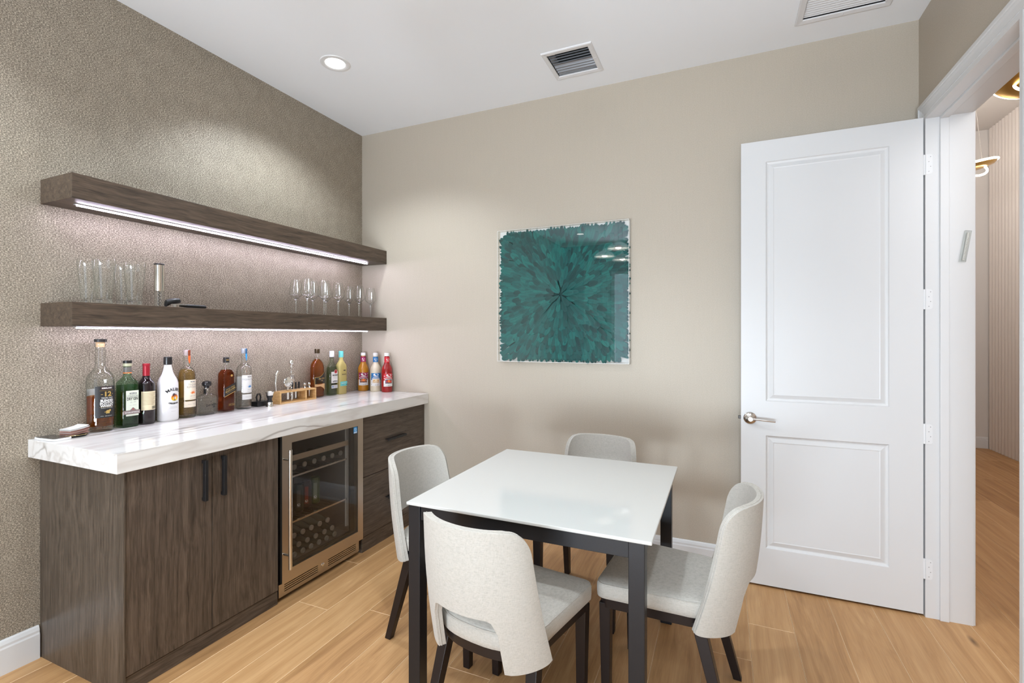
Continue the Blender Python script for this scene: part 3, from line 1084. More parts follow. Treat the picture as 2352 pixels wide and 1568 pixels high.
bf.data.attributes.new('vane', 'FLOAT', 'POINT').data.foreach_set('value', rest_vane)
tag(bf, kind='stuff')

# ------------------------------------------------------------------ table
tb = thing('square_table', 'square table with white glass top and black metal frame', 'table', (2.06, -1.128, 0))
TG = mat('white_back_painted_glass', (0.55, 0.55, 0.53), 0.03, spec=0.55)
MB().box(-0.453, 0.474, -0.479, 0.475, 0.743, 0.755).build('tabletop', TG, tb, bevel=0.003)
lx0, lx1, ly0, ly1, lw = -0.452, 0.450, -0.465, 0.465, 0.052
for sx in (lx0, lx1 - lw):
    for sy in (ly0, ly1 - lw):
        MB().box(sx, sx + lw, sy, sy + lw, 0.0, 0.742).build('leg', POWDER, tb, bevel=0.002)
for sy in (ly0 + 0.006, ly1 - 0.026):
    MB().box(lx0 + lw, lx1 - lw, sy, sy + 0.02, 0.684, 0.742).build('apron_rail', POWDER, tb, bevel=0.0015)
for sx in (lx0 + 0.006, lx1 - 0.026):
    MB().box(sx, sx + 0.02, ly0 + lw, ly1 - lw, 0.684, 0.742).build('apron_rail', POWDER, tb, bevel=0.0015)

# ------------------------------------------------------------------ chairs
INK_W = mat('print_white', (0.75, 0.74, 0.72), 0.5)


def seat_outline(grow=0.0, n_arc=22):
    """plan of the seat, facing +y: square front with rounded corners, bowed back"""
    hw, fy, by = 0.226 + grow, 0.24 + grow, -0.228 - grow
    pts = []
    rc = 0.035
    for a in range(0, 91, 15):
        pts.append((hw - rc + rc * math.cos(R(a)), fy - rc + rc * math.sin(R(a))))
    for a in range(90, 181, 15):
        pts.append((-hw + rc + rc * math.cos(R(a)), fy - rc + rc * math.sin(R(a))))
    sy = -0.055
    hb = 0.207 + grow
    for q in range(n_arc + 1):
        a = math.pi + math.pi * q / n_arc
        ca, sa = math.cos(a), math.sin(a)
        pts.append((hb * math.copysign(abs(ca) ** 0.8, ca), sy + (sy - by) * math.copysign(abs(sa) ** 0.8, sa)))
    return pts


def shell_pt(phi, z, off):
    t = (z - 0.365) / 0.455
    A = 0.238 + (0.205 - 0.238) * t - off
    B = 0.185 + (0.130 - 0.185) * t - off * 0.5
    yb = -0.262 + (-0.322 + 0.262) * t + off + (-0.012) * math.sin(max(0, min(1, t)) * math.pi)
    return (A * math.sin(phi), yb + B * (1 - math.cos(phi)), z)


PM = R(80)
PC = R(33)
ZT, ZB, ZC = 0.822, 0.366, 0.548


def shell_top(phi):
    u = abs(phi) / PM
    e = 0.38
    if u < 1 - e:
        return ZT - 0.004 * u * u
    q = (u - (1 - e)) / e
    return ZT - 0.004 - 0.088 * (1 - math.sqrt(max(0.0, 1 - q ** 2.2)))


def shell_bot(phi):
    """lower edge of the panel above the cut-out"""
    r = 0.045
    u = abs(phi) / PC
    if u < 0.72:
        return ZC
    q = (u - 0.72) / 0.28
    return ZC - r * (1 - math.sqrt(max(0.0, 1 - q * q)))


def make_shell():
    n_mid, n_w = 16, 15
    mid = [-PC + 2 * PC * i / n_mid for i in range(n_mid + 1)]
    wl = [-PM + (PM - PC) * (i / n_w) ** 1.7 for i in range(n_w)]
    wr = [-p for p in wl][::-1]
    cols = [(p, 'w') for p in wl] + [(p, 'e' if i in (0, n_mid) else 'm') for i, p in enumerate(mid)] + [(p, 'w') for p in wr]
    NU, NL = 13, 8
    thick = 0.024
    zj = ZC - 0.045

    def wing_bottom(phi):
        u = (abs(phi) - PC) / (PM - PC)
        return ZB + 0.016 * u + 0.006 * abs(2 * u - 1) ** 6

    verts, faces, idx = [], [], {}

    def vid(i, j, s):
        key = (i, j, s)
        if key not in idx:
            phi, kind = cols[i]
            if j >= NL:
                lo = zj if kind == 'w' or kind == 'e' else shell_bot(phi)
                z = lo + (shell_top(phi) - lo) * (j - NL) / NU
            else:
                lo = wing_bottom(phi)
                z = lo + (zj - lo) * j / NL
            off = 0.0
            if s:
                bulge = 0.010 * math.sin(math.pi * min(1, max(0, (z - 0.5) / 0.32))) * math.cos(phi * 0.9) if z > 0.5 else 0
                off = thick + bulge
            idx[key] = len(verts)
            verts.append(shell_pt(phi, z, off))
        return idx[key]

    nc = len(cols)
    e0, e1 = n_w, n_w + n_mid
    cells = set()
    for i in range(nc - 1):
        for j in range(NL + NU):
            if j < NL and e0 <= i < e1:
                continue
            cells.add((i, j))
    for (i, j) in cells:
        o = [vid(i, j, 0), vid(i + 1, j, 0), vid(i + 1, j + 1, 0), vid(i, j + 1, 0)]
        q = [vid(i, j, 1), vid(i, j + 1, 1), vid(i + 1, j + 1, 1), vid(i + 1, j, 1)]
        faces += [tuple(o), tuple(q)]
        for (di, dj, a, b) in ((0, -1, (i, j), (i + 1, j)), (0, 1, (i + 1, j + 1), (i, j + 1)), (-1, 0, (i, j + 1), (i, j)), (1, 0, (i + 1, j), (i + 1, j + 1))):
            if (i + di, j + dj) not in cells:
                faces.append((vid(*b, 0), vid(*a, 0), vid(*a, 1), vid(*b, 1)))
    mb = MB()
    mb.v, mb.f = verts, faces
    # boundary polyline on the outer face for the seam piping
    path = [(i, NL + NU) for i in range(nc)] + [(nc - 1, j) for j in range(NL + NU - 1, -1, -1)] + [(i, 0) for i in range(nc - 2, e1 - 1, -1)]
    path += [(e1, j) for j in range(1, NL + 1)] + [(i, NL) for i in range(e1 - 1, e0 - 1, -1)] + [(e0, j) for j in range(NL - 1, -1, -1)]
    path += [(i, 0) for i in range(e0 - 1, -1, -1)] + [(0, j) for j in range(1, NL + NU)]
    seam = [verts[idx[(i, j, 0)]] for (i, j) in path]
    cut = [shell_pt(cols[i][0], verts[idx[(i, j, 0)]][2], 0.0095) for (i, j) in path]
    return mb, seam, cut


def make_chair(label):
    t = thing('dining_chair', label, 'chair', (0, 0, 0), 0, 'dining chairs around the square table')
    # cushion: side band, seam, softly crowned top
    rs = []
    for (z, g) in ((0.421, -0.006), (0.424, -0.001), (0.440, 0.0), (0.466, 0.0), (0.474, -0.003), (0.4795, -0.010), (0.484, -0.030), (0.488, -0.075), (0.490, -0.14)):
        rs.append([(x, y, z) for x, y in seat_outline(g)])
    mb = MB().rings(rs)
    seat = mb.build('seat', FABRIC, t, smooth=True, ang=60)
    pip = [(x, y, 0.4752) for x, y in seat_outline(-0.0035)]
    MB().tube(pip, 0.0016, 6, True).build('piping', FABRIC, seat, smooth=True)
    rs = [[(x, y, z) for x, y in seat_outline(g)] for (z, g) in ((0.385, -0.012), (0.421, -0.010))]
    MB().rings(rs).build('seat_frame', LEG, t, smooth=True, ang=40)
    for s in (-1, 1):
        MB().taper((s * 0.190, 0.204, 0.0), (s * 0.192, 0.206, 0.40), 0.015, 0.015, 0.021, 0.021).build('leg', LEG, t, bevel=0.002)
        MB().taper((s * 0.203, -0.226, 0.0), (s * 0.172, -0.120, 0.40), 0.0145, 0.0155, 0.020, 0.022).build('leg', LEG, t, bevel=0.002)
    mb, seam, cut = make_shell()
    bk = mb.build('backrest', FABRIC, t, smooth=True, ang=50, bevel=0.008, seg=4)
    bk.modifiers['bevel'].angle_limit = R(55)
    MB().tube(cut, 0.0017, 6, True).build('piping', FABRIC, bk, smooth=True)
    return t


ch = make_chair('cream upholstered chair at the near side of the table, its open back towards the viewer')
CH = [((2.071, -1.344), (0.145, 0.989), None),
      ((2.313, -1.155), (-0.997, 0.076), 'cream upholstered chair at the table side facing away from the white door'),
      ((1.800, -1.178), (0.995, -0.09), 'cream upholstered chair on the bar side of the table in front of the drawers'),
      ((2.062, -0.905), (-0.083, -1.0), 'cream upholstered chair behind the table below the feather picture')]
for i, ((fx, fy), (dx, dy), lb) in enumerate(CH):
    n_ = math.hypot(dx, dy)
    dx, dy = dx / n_, dy / n_
    rz = math.atan2(dy, dx) - math.pi / 2
    loc = (fx - 0.24 * dx, fy - 0.24 * dy, 0)
    if i == 0:
        ch.location = loc
        ch.rotation_euler = (0, 0, rz)
    else:
        c = dup(ch, loc, rz, lb)
        if i == 1:
            tg = MB().box(0.203, 0.2155, -0.040, -0.002, 0.396, 0.4165).build('maker_tag', mat('tag_black', (0.006, 0.012, 0.018), 0.5), c)
            mb = MB()
            for q in range(6):
                mb.box(0.2155, 0.2158, -0.036 + 0.0052 * q, -0.0325 + 0.0052 * q, 0.402, (0.412, 0.407, 0.4075, 0.407, 0.409, 0.407)[q])
            mb.build('tag_lettering', INK_W, tg)

# ------------------------------------------------------------------ bottles on the worktop
ZW = 0.955


def liquid(name, color, solid=0.45):
    """drink seen through the glass: part straight see-through tint, part refracting body"""
    t = NT(name)
    tr = t.n('ShaderNodeBsdfTransparent', {'Color': color}).outputs[0]
    rf = t.n('ShaderNodeBsdfGlass', {'Color': tuple(c ** 0.7 for c in color), 'Roughness': 0.0, 'IOR': 1.33}).outputs[0]
    mx = t.n('ShaderNodeMixShader', {0: solid, 1: tr, 2: rf}).outputs[0]
    t.t.links.new(mx, t.out.inputs[0])
    MATS[name] = t.m
    return t.m


L_AMBER = liquid('amber_spirit', (0.86, 0.42, 0.08))
L_WHISKY = liquid('golden_spirit', (0.93, 0.52, 0.15))
L_BROWN = liquid('dark_amber_spirit', (0.62, 0.22, 0.05))
L_STRAW = liquid('straw_spirit', (0.92, 0.78, 0.46), 0.3)
L_CLEAR = liquid('clear_spirit', (0.98, 0.985, 0.98), 0.5)
THICK = thin_glass('thick_clear_glass', (0.97, 0.98, 0.975), (0.42, 0.46, 0.45), 1.5, 0.0, 2.2)
L_GREEN = liquid('green_tinted_spirit', (0.42, 0.72, 0.46), 0.35)
L_PALEG = liquid('pale_green_spirit', (0.78, 0.86, 0.74), 0.25)
INK_K = mat('print_black', (0.012, 0.012, 0.013), 0.45)
INK_G = mat('print_grey', (0.25, 0.25, 0.25), 0.5)
GOLD = mat('print_gold', (0.62, 0.42, 0.13), 0.35, 0.5)
RED = mat('print_red', (0.55, 0.02, 0.03), 0.4)
ORANGE = mat('print_orange', (0.85, 0.20, 0.03), 0.45)
YELLOW = mat('print_yellow', (0.90, 0.55, 0.03), 0.45)
BLUE = mat('print_blue', (0.03, 0.20, 0.50), 0.45)
CREAM = mat('cream_paper', (0.72, 0.62, 0.42), 0.6)
PAPERW = mat('white_paper', (0.78, 0.77, 0.75), 0.5)
CAPK = mat('black_cap', (0.012, 0.011, 0.011), 0.3)
CAPW = mat('white_cap', (0.75, 0.75, 0.74), 0.4)
TEALC = mat('turquoise_print', (0.14, 0.58, 0.56), 0.4)
CORK = mat('cork', (0.62, 0.42, 0.24), 0.8)


def at_z(secs, z):
    for a, b in zip(secs, secs[1:]):
        if a[0] <= z <= b[0]:
            f = (z - a[0]) / max(1e-9, b[0] - a[0])
            return tuple(p + (q - p) * f for p, q in zip(a, b))
    return secs[-1]


def smooth_secs(secs, step=0.006):
    """densify the sections with a smooth curve so shoulders read round"""
    out = []
    n = len(secs)
    for i in range(n - 1):
        p0, p1, p2, p3 = secs[max(0, i - 1)], secs[i], secs[i + 1], secs[min(n - 1, i + 2)]
        m = max(1, int(abs(p2[0] - p1[0]) / step))
        m = min(m, 8)
        for k_ in range(m):
            f = k_ / m
            pt = [p1[0] + (p2[0] - p1[0]) * f]
            for d in range(1, 4):
                h0, h1, h2 = (p1[0] - p0[0]) or 1e9, (p2[0] - p1[0]) or 1e9, (p3[0] - p2[0]) or 1e9
                s0, s1, s2 = (p1[d] - p0[d]) / h0, (p2[d] - p1[d]) / h1, (p3[d] - p2[d]) / h2
                t1 = 0 if s0 * s1 <= 0 else 2 * s0 * s1 / (s0 + s1)
                t2 = 0 if s1 * s2 <= 0 else 2 * s1 * s2 / (s1 + s2)
                h = p2[0] - p1[0]
                pt.append((2 * f ** 3 - 3 * f ** 2 + 1) * p1[d] + (f ** 3 - 2 * f ** 2 + f) * h * t1 + (-2 * f ** 3 + 3 * f ** 2) * p2[d] + (f ** 3 - f ** 2) * h * t2)
            out.append(tuple(pt))
    out.append(secs[-1])
    return out


def bottle(name, label, x, y, rot, secs, glass, liq=None, fill=0.0, base=0.012, wall=0.0035, group=None, cat='bottle'):
    t = thing(name, label, cat, (x, y, ZW), R(rot), group)
    ss = smooth_secs(secs)
    MB().loft(ss, 44).build('bottle_body', glass, t, smooth=True, ang=50)
    if liq:
        inner = [s for s in ss if base < s[0] < fill]
        inner = [at_z(ss, base)] + inner + [at_z(ss, fill)]
        MB().loft([(z, a - wall, b - wall, e) for z, a, b, e in inner], 44).build('liquid', liq, t, smooth=True, ang=50)
    return t


def rnd_secs(pr):
    return [(z, r, r, 2.0) for z, r in pr]


# 1. big blended scotch bottle
r = 0.052
t = bottle('whisky_bottle', 'largest bottle on the worktop, long clear neck, amber whisky and a black label', 0.062, -1.863, 0,
           rnd_secs([(0, 0.047), (0.004, 0.051), (0.012, r), (0.215, r), (0.235, 0.0515), (0.258, 0.047), (0.276, 0.037), (0.288, 0.026), (0.298, 0.0205), (0.32, 0.019), (0.395, 0.0185), (0.400, 0.0205), (0.408, 0.0205)]),
           THICK, L_WHISKY, 0.165, 0.026)
MB().lathe([(0.0165, 0.392), (0.017, 0.416)], 24).build('cork', CORK, t, smooth=True)
MB().lathe([(0.0235, 0.416), (0.0235, 0.429), (0.0225, 0.430)], 28).build('cap', CAPK, t, smooth=True)
d = Decal()
LBLK = mat('black_label', (0.014, 0.013, 0.014), 0.5)
d.rect(('label', LBLK), -0.043, 0.045, 0.066, 0.212, 14)
d.text(('lettering', INK_W), 'YEARS OLD', 0.003, 0.157, 0.0085, 0.0002, 0.95, spacing=1.15)
for q, s in enumerate(('BLENDED', 'SCOTCH', 'WHISKY')):
    d.text(('lettering', INK_W), s, 0.003, 0.1445 - 0.0125 * q, 0.0145, 0.0007, (0.84, 0.96, 0.96)[q])
d.text(('lettering', INK_W), 'PRODUCT OF SCOTLAND', 0.003, 0.110, 0.0045, 0.0, 0.9)
d.text(('lettering', INK_W), '1.75 L   40% ALC/VOL', 0.0, 0.0735, 0.0045, 0.0, 1.1)
d.rect(('red_box', mat('dark_red_print', (0.20, 0.02, 0.02), 0.5)), -0.020, 0.023, 0.197, 0.208)
d.rect(('black_box', INK_K), -0.0192, 0.0222, 0.1977, 0.2073)
d.text(('box_lettering', INK_W), 'KIRKLAND', 0.0015, 0.2025, 0.0082, 0.0005, 1.0)
d.text(('gold_lettering', GOLD), '12', 0.003, 0.1745, 0.030, 0.0012, 1.05)
for s in (-1, 1):
    d.rect(('gold_lettering', GOLD), 0.003 + s * 0.021 - 0.0035, 0.003 + s * 0.021 + 0.0035, 0.1735, 0.1755)
d.rect(('gold_lettering', GOLD), -0.026, 0.032, 0.1915, 0.1922)
d.rect(('gold_lettering', GOLD), -0.026, 0.032, 0.1150, 0.1156)
d.disc(('gold_emblem', GOLD), 0.004, 0.094, 0.008, 0.0065)
d.disc(('gold_emblem', GOLD), 0.012, 0.099, 0.0045)
d.rect(('gold_emblem', GOLD), -0.004, 0.011, 0.085, 0.089)
d.rect(('gold_emblem', GOLD), -0.009, -0.003, 0.091, 0.0935)
d.build(t, cyl(r, R(0)))

d = Decal()
d.rect(('back_label', PAPERW), -0.036, 0.036, 0.075, 0.195, 14)
d.build(t, cyl(r, math.pi))

# 2. gin, green rectangular
hx, hy = 0.034, 0.038
t = bottle('gin_bottle', 'green glass rectangular gin bottle with a cream label', 0.060, -1.750, 0,
           [(0, hx - 0.003, hy - 0.003, 5), (0.004, hx, hy, 5.5), (0.012, hx, hy, 6), (0.205, hx, hy, 6), (0.218, hx - 0.001, hy - 0.001, 5), (0.232, 0.026, 0.027, 3), (0.244, 0.019, 0.0195, 2.2), (0.252, 0.0165, 0.0165, 2), (0.296, 0.0155, 0.0155, 2), (0.300, 0.0175, 0.0175, 2), (0.306, 0.0175, 0.0175, 2)],
           GREENG, L_GREEN, 0.205)
MB().lathe([(0.0168, 0.262), (0.0168, 0.292)], 24, cap0=False, cap1=False).build('neck_wrap', mat('grey_foil', (0.13, 0.125, 0.11), 0.4), t, smooth=True)
MB().lathe([(0.0171, 0.262), (0.0171, 0.266)], 24, cap0=False, cap1=False).build('neck_ring', ORANGE, t, smooth=True)
MB().lathe([(0.0182, 0.297), (0.0182, 0.3105)], 24).build('collar', mat('olive_collar', (0.42, 0.42, 0.28), 0.4), t, smooth=True)
MB().lathe([(0.0182, 0.3105), (0.0182, 0.323), (0.017, 0.324)], 24).build('cap', CAPK, t, smooth=True)
d = Decal()
d.rect(('label', mat('gin_label', (0.70, 0.73, 0.62), 0.5)), -0.024, 0.031, 0.055, 0.178)
d.rect(('name_box', INK_K), -0.008, 0.022, 0.1605, 0.168)
d.text(('lettering', INK_K), 'DRY GIN', 0.004, 0.137, 0.0185, 0.0004, 0.66)
d.text(('grey_lettering', INK_G), 'LONDON', 0.004, 0.150, 0.0175, 0.0, 0.66)
d.text(('white_lettering', INK_W), 'KIRKLAND', 0.007, 0.1642, 0.0058, 0.0003, 0.95)
for s in (-1, 1):
    for q in range(3):
        d.rect(('grey_lettering', INK_G), 0.006 + s * 0.008 - 0.006 + q * 0.002, 0.006 + s * 0.008 + 0.006 - q * 0.002, 0.1195 + q * 0.0025 + s * 0.001, 0.1202 + q * 0.0025 + s * 0.001)
d.text(('grey_lettering', INK_G), '1.75 L  40% ALC.', 0.006, 0.107, 0.0045)
BAND = mat('mauve_band', (0.22, 0.16, 0.15), 0.5)
d.poly(('band', BAND), [(-0.036, 0.064), (0.036, 0.064), (0.036, 0.083), (0.020, 0.083), (0.006, 0.097), (-0.008, 0.083), (-0.036, 0.083)])
d.text(('band_lettering', INK_W), 'NATURAL BOTANICALS', 0.002, 0.0725, 0.0095, 0.0002, 0.62)
star = [((0.0052 if q % 2 == 0 else 0.0022) * math.cos(R(90 + 36 * q)), (0.0052 if q % 2 == 0 else 0.0022) * math.sin(R(90 + 36 * q))) for q in range(10)]
d.poly(('red_star', mat('dull_red', (0.38, 0.07, 0.06), 0.5)), [(u + 0.006, v + 0.087) for u, v in star])
d.build(t, flat(hx))

# 3. red wine
r = 0.0365
t = bottle('wine_bottle', 'dark red wine bottle with red foil neck and a cream back label', 0.058, -1.664, 0,
           rnd_secs([(0, 0.034), (0.004, 0.036), (0.01, r), (0.185, r), (0.20, 0.0355), (0.215, 0.030), (0.228, 0.0205), (0.240, 0.0158), (0.255, 0.0148), (0.303, 0.0142)]),
           mat('black_wine_glass', (0.010, 0.004, 0.006), 0.06, spec=0.6))
MB().lathe([(0.0156, 0.238), (0.0152, 0.292), (0.0162, 0.293), (0.0162, 0.303), (0.015, 0.305)], 28, cap0=False).build('foil', mat('red_foil', (0.33, 0.012, 0.025), 0.3, 0.3), t, smooth=True)
d = Decal()
d.rect(('label', CREAM), -0.040, 0.033, 0.072, 0.166, 14)
for q in range(9):
    d.rect(('lettering', mat('brown_ink', (0.30, 0.20, 0.09), 0.6)), -0.034, 0.026 - 0.006 * (q % 3), 0.1555 - 0.007 * q, 0.1572 - 0.007 * q)
for q in range(11):
    d.rect(('barcode', INK_K), 0.006 + q * 0.0021, 0.006 + q * 0.0021 + (0.0012 if q % 3 else 0.0006), 0.076, 0.091, 1)
d.build(t, cyl(r))

# 4. white coconut rum
hx, hy = 0.040, 0.046
MALW = mat('opal_white_glass', (0.80, 0.79, 0.80), 0.12, spec=0.6)
mal = [(0, hx - 0.004, hy - 0.004, 2.4), (0.004, hx, hy, 2.4), (0.012, hx + 0.001, hy + 0.001, 2.4), (0.19, hx, hy, 2.4), (0.215, 0.036, 0.041, 2.3), (0.245, 0.0245, 0.027, 2.1), (0.275, 0.0185, 0.019, 2), (0.293, 0.0165, 0.0165, 2)]
t = bottle('coconut_rum_bottle', 'opaque white rum bottle with black cap and a palm tree sunset emblem', 0.062, -1.563, 0, mal, MALW)
MB().lathe([(0.0192, 0.2945), (0.0195, 0.296), (0.0190, 0.333), (0.0175, 0.335)], 28).build('cap', CAPK, t, smooth=True)
d = Decal()
d.nested = False
d.text(('lettering', INK_K), 'MALIBU', 0.006, 0.165, 0.0215, 0.0005, 1.0, arc=0.055, spacing=1.05)
d.text(('lettering', INK_K), 'ORIGINAL', 0.005, 0.091, 0.0105, 0.0006, 1.05, arc=-0.06)
d.text(('grey_lettering', INK_G), 'WHITE RUM WITH', 0.005, 0.0735, 0.0042)
d.text(('grey_lettering', INK_G), 'COCONUT FLAVOUR', 0.005, 0.0675, 0.0042)
d.text(('grey_lettering', INK_G), '21% VOL  1 L', 0.005, 0.051, 0.0042)
SU, SV, SR = 0.009, 0.122, 0.0175
for q in range(12):
    v0, v1 = -SR + 2 * SR * q / 12, -SR + 2 * SR * (q + 1) / 12
    h0, h1 = math.sqrt(max(0, SR * SR - v0 * v0)), math.sqrt(max(0, SR * SR - v1 * v1))
    f = q / 11
    m_ = mat('sunset_%d' % q, (0.90, 0.62 - 0.52 * f, 0.02), 0.4)
    d.poly(('sun_emblem', m_), [(SU - h0, SV + v0), (SU + h0, SV + v0), (SU + h1, SV + v1), (SU - h1, SV + v1)])
d.poly(('palm_emblem', INK_K), [(SU - 0.002, SV - 0.014), (SU + 0.001, SV - 0.014), (SU + 0.0015, SV), (SU - 0.0005, SV + 0.013), (SU - 0.002, SV + 0.013), (SU - 0.0005, SV)])
for a in (-20, 10, 45, 85, 120, 150, 190, 215):
    ca, sa = math.cos(R(a)), math.sin(R(a))
    L = 0.0145
    cu, cv = SU - 0.001, SV + 0.013
    d.poly(('palm_emblem', INK_K), [(cu, cv), (cu + L * 0.5 * ca + 0.002 * sa, cv + L * 0.5 * sa + 0.0035), (cu + L * ca, cv + L * sa - 0.004), (cu + L * 0.5 * ca - 0.002 * sa, cv + L * 0.5 * sa - 0.0005)])
d.rect(('palm_emblem', INK_K), SU - 0.008, SU + 0.008, SV - 0.0155, SV - 0.0135)


def sup_front(hx, hy, e):
    def f(u, v, off):
        c = max(0.0, 1 - abs(u / hy) ** e)
        return ((hx + 0.0012) * c ** (1 / e) + off, u, v)
    return f


d.build(t, sup_front(hx, hy, 2.4), step=0.00012)


# 5 + 8. two tequila bottles of one shape
def tequila(name, label, x, y, liq, fill, inkc, ribbon, paper, words, rot=0):
    r = 0.0405
    t = bottle(name, label, x, y, rot, rnd_secs([(0, 0.038), (0.005, 0.0402), (0.012, r), (0.222, r), (0.240, 0.0395), (0.256, 0.035), (0.268, 0.026), (0.276, 0.0175), (0.284, 0.0152), (0.345, 0.0150)]), THICK, liq, fill, 0.018)
    MB().lathe([(0.0166, 0.338), (0.0166, 0.366), (0.0155, 0.368)], 24).build('cap', mat('stopper_' + ribbon.name, tuple(0.30 + 0.10 * c for c in ribbon.node_tree.nodes['Principled BSDF'].inputs['Base Color'].default_value[:3]), 0.2, 0.3), t, smooth=True)
    d = Decal()
    d.nested = False
    d.poly(('ribbon', ribbon), [(-0.0075, 0.367), (0.0075, 0.367), (0.0075, 0.318), (0.004, 0.300), (0, 0.292), (-0.004, 0.300), (-0.0075, 0.318)])
    d.rect(('ribbon_seal', mat('seal_' + ribbon.name, tuple(0.25 * c for c in ribbon.node_tree.nodes['Principled BSDF'].inputs['Base Color'].default_value[:3]), 0.4)), -0.0075, 0.0075, 0.336, 0.367, 3)
    d.build(t, cyl(0.0170, R(12)), step=0.0002)
    d = Decal()
    d.rect(('label', paper), -0.036, 0.035, 0.098, 0.206, 12)
    d.rect(('name_box', INK_K), -0.006, 0.022, 0.1925, 0.1985)
    for q, s in enumerate(words):
        d.text(('lettering', INK_G), s, 0.008, 0.180 - 0.0135 * q, 0.0135, 0.0, 0.9)
    d.text(('lettering', INK_G), '100% AGAVE', 0.008, 0.118, 0.0058)
    d.text(('lettering', INK_G), '40% ALC/VOL  1 L', 0.008, 0.106, 0.0042)
    for q in range(11):
        a = R(8 + 16.4 * q)
        L = 0.021 if q % 2 else 0.016
        d.poly(('agave_emblem', inkc), [(0.008 - 0.002 * math.sin(a), 0.131 + 0.002 * math.cos(a)), (0.008 + 0.35 * L * math.cos(a) - 0.0013 * math.sin(a), 0.131 + 0.35 * L * math.sin(a) + 0.0013 * math.cos(a)), (0.008 + L * math.cos(a), 0.131 + L * math.sin(a)), (0.008 + 0.35 * L * math.cos(a) + 0.0013 * math.sin(a), 0.131 + 0.35 * L * math.sin(a) - 0.0013 * math.cos(a))])
    d.text(('white_lettering', INK_W), 'KIRKLAND', 0.008, 0.1955, 0.005, 0.0002)
    d.build(t, cyl(r))
    d = Decal()
    d.rect(('back_label', PAPERW), -0.030, 0.030, 0.105, 0.195, 12)
    d.build(t, cyl(r, math.pi))
    d = Decal()
    d.rect(('lower_label', paper), -0.036, 0.035, 0.058, 0.090, 12)
    d.text(('lettering', INK_G), 'TEQUILA  NOM 1472', 0.004, 0.074, 0.005)
    d.build(t, cyl(r))
    return t


tequila('tequila_bottle', 'golden tequila bottle with an orange ribbon on its neck', 0.050, -1.457, L_STRAW, 0.262, ORANGE, mat('orange_ribbon', (0.75, 0.14, 0.02), 0.4), mat('peach_paper', (0.80, 0.70, 0.56), 0.5), ('TEQUILA', 'REPOSADO'))
tequila('tequila_bottle', 'clear tequila bottle with a blue ribbon on its neck', 0.050, -1.113, L_CLEAR, 0.108, BLUE, mat('blue_ribbon', (0.03, 0.30, 0.62), 0.35), PAPERW, ('TEQUILA PLATA',))

# 6. short square tequila flask
hx, hy = 0.027, 0.049
t = bottle('tequila_flask', 'short square clear tequila flask with a round dark stopper', 0.060, -1.353, 0,
           [(0, hx - 0.003, hy - 0.003, 4), (0.004, hx - 0.001, hy - 0.001, 5), (0.012, hx, hy, 5.5), (0.098, hx + 0.001, hy + 0.0015, 5.5), (0.107, hx - 0.001, hy - 0.002, 4.5), (0.114, 0.022, 0.034, 3), (0.120, 0.0165, 0.0175, 2.2), (0.126, 0.0150, 0.0150, 2), (0.150, 0.0150, 0.0150, 2)], THICK, L_CLEAR, 0.094, 0.012)
MB().lathe([(0.0, 0.148), (0.0125, 0.150), (0.0125, 0.158), (0.021, 0.163), (0.0235, 0.171), (0.0235, 0.179), (0.019, 0.187), (0.008, 0.191), (0.0, 0.192)], 28, cap0=False, cap1=False).build('stopper', mat('dark_stopper', (0.028, 0.026, 0.028), 0.12, 0.3), t, smooth=True)
MB().box(0.004, 0.016, -0.022, -0.013, 0.121, 0.146).build('neck_tag', BLACK, t, bevel=0.001)
d = Decal()
d.nested = False
d.text(('lettering', INK_K), 'Don Julio', 0.006, 0.056, 0.0165, 0.0004, 0.92, slope=0.10)
d.text(('lettering', INK_K), '70', 0.022, 0.043, 0.0155, 0.0005, slope=0.1)
d.rect(('cross_mark', INK_K), 0.0035, 0.0085, 0.0735, 0.0755, 1)
d.rect(('cross_mark', INK_K), 0.0052, 0.0068, 0.070, 0.079, 1)
d.build(t, flat(hx + 0.0012))

# 7. square dark whisky with slanted black label
hx, hy = 0.0335, 0.037
t = bottle('square_whisky_bottle', 'square dark amber whisky bottle with a slanted black label', 0.060, -1.236, 0,
           [(0, hx - 0.002, hy - 0.002, 6), (0.003, hx, hy, 7), (0.205, hx, hy, 7), (0.224, hx - 0.001, hy - 0.001, 6), (0.243, 0.026, 0.028, 3.5), (0.258, 0.018, 0.0185, 2.3), (0.270, 0.0145, 0.0145, 2), (0.292, 0.0140, 0.0140, 2)], GLASS, L_BROWN, 0.246, 0.008)
MB().lathe([(0.0172, 0.288), (0.0172, 0.317), (0.016, 0.319)], 26).build('cap', CAPK, t, smooth=True)
SL = 0.42
d = Decal()
d.poly(('label', LBLK), [(-hy + 0.001, 0.088), (hy - 0.001, 0.088 + SL * 2 * hy), (hy - 0.001, 0.140 + SL * 2 * hy), (-hy + 0.001, 0.140)])
d.poly(('gold_trim', GOLD), [(-hy + 0.001, 0.0875), (hy - 0.001, 0.0875 + SL * 2 * hy), (hy - 0.001, 0.0905 + SL * 2 * hy), (-hy + 0.001, 0.0905)])
d.text(('gold_lettering', GOLD), 'BLACK LABEL', 0.0025, 0.1290, 0.0125, 0.0003, 0.82, slope=SL)
d.text(('gold_lettering', GOLD), 'Johnnie Walker', 0.0025, 0.1415, 0.0095, 0.0001, 0.92, slope=SL)
d.text(('gold_lettering', GOLD), 'BLENDED SCOTCH WHISKY', 0.004, 0.1190, 0.0042, 0.0, 0.95, slope=SL)
d.build(t, flat(hx))
d = Decal()
d.nested = False
d.disc(('gold_seal', GOLD), 0.010, 0.212, 0.0065, None, 14)
d.text(('lower_lettering', GOLD), 'AGED 12 YEARS', 0.010, 0.042, 0.0055, 0.0001)
d.rect(('lower_lettering', GOLD), -0.010, 0.030, 0.0365, 0.0372)
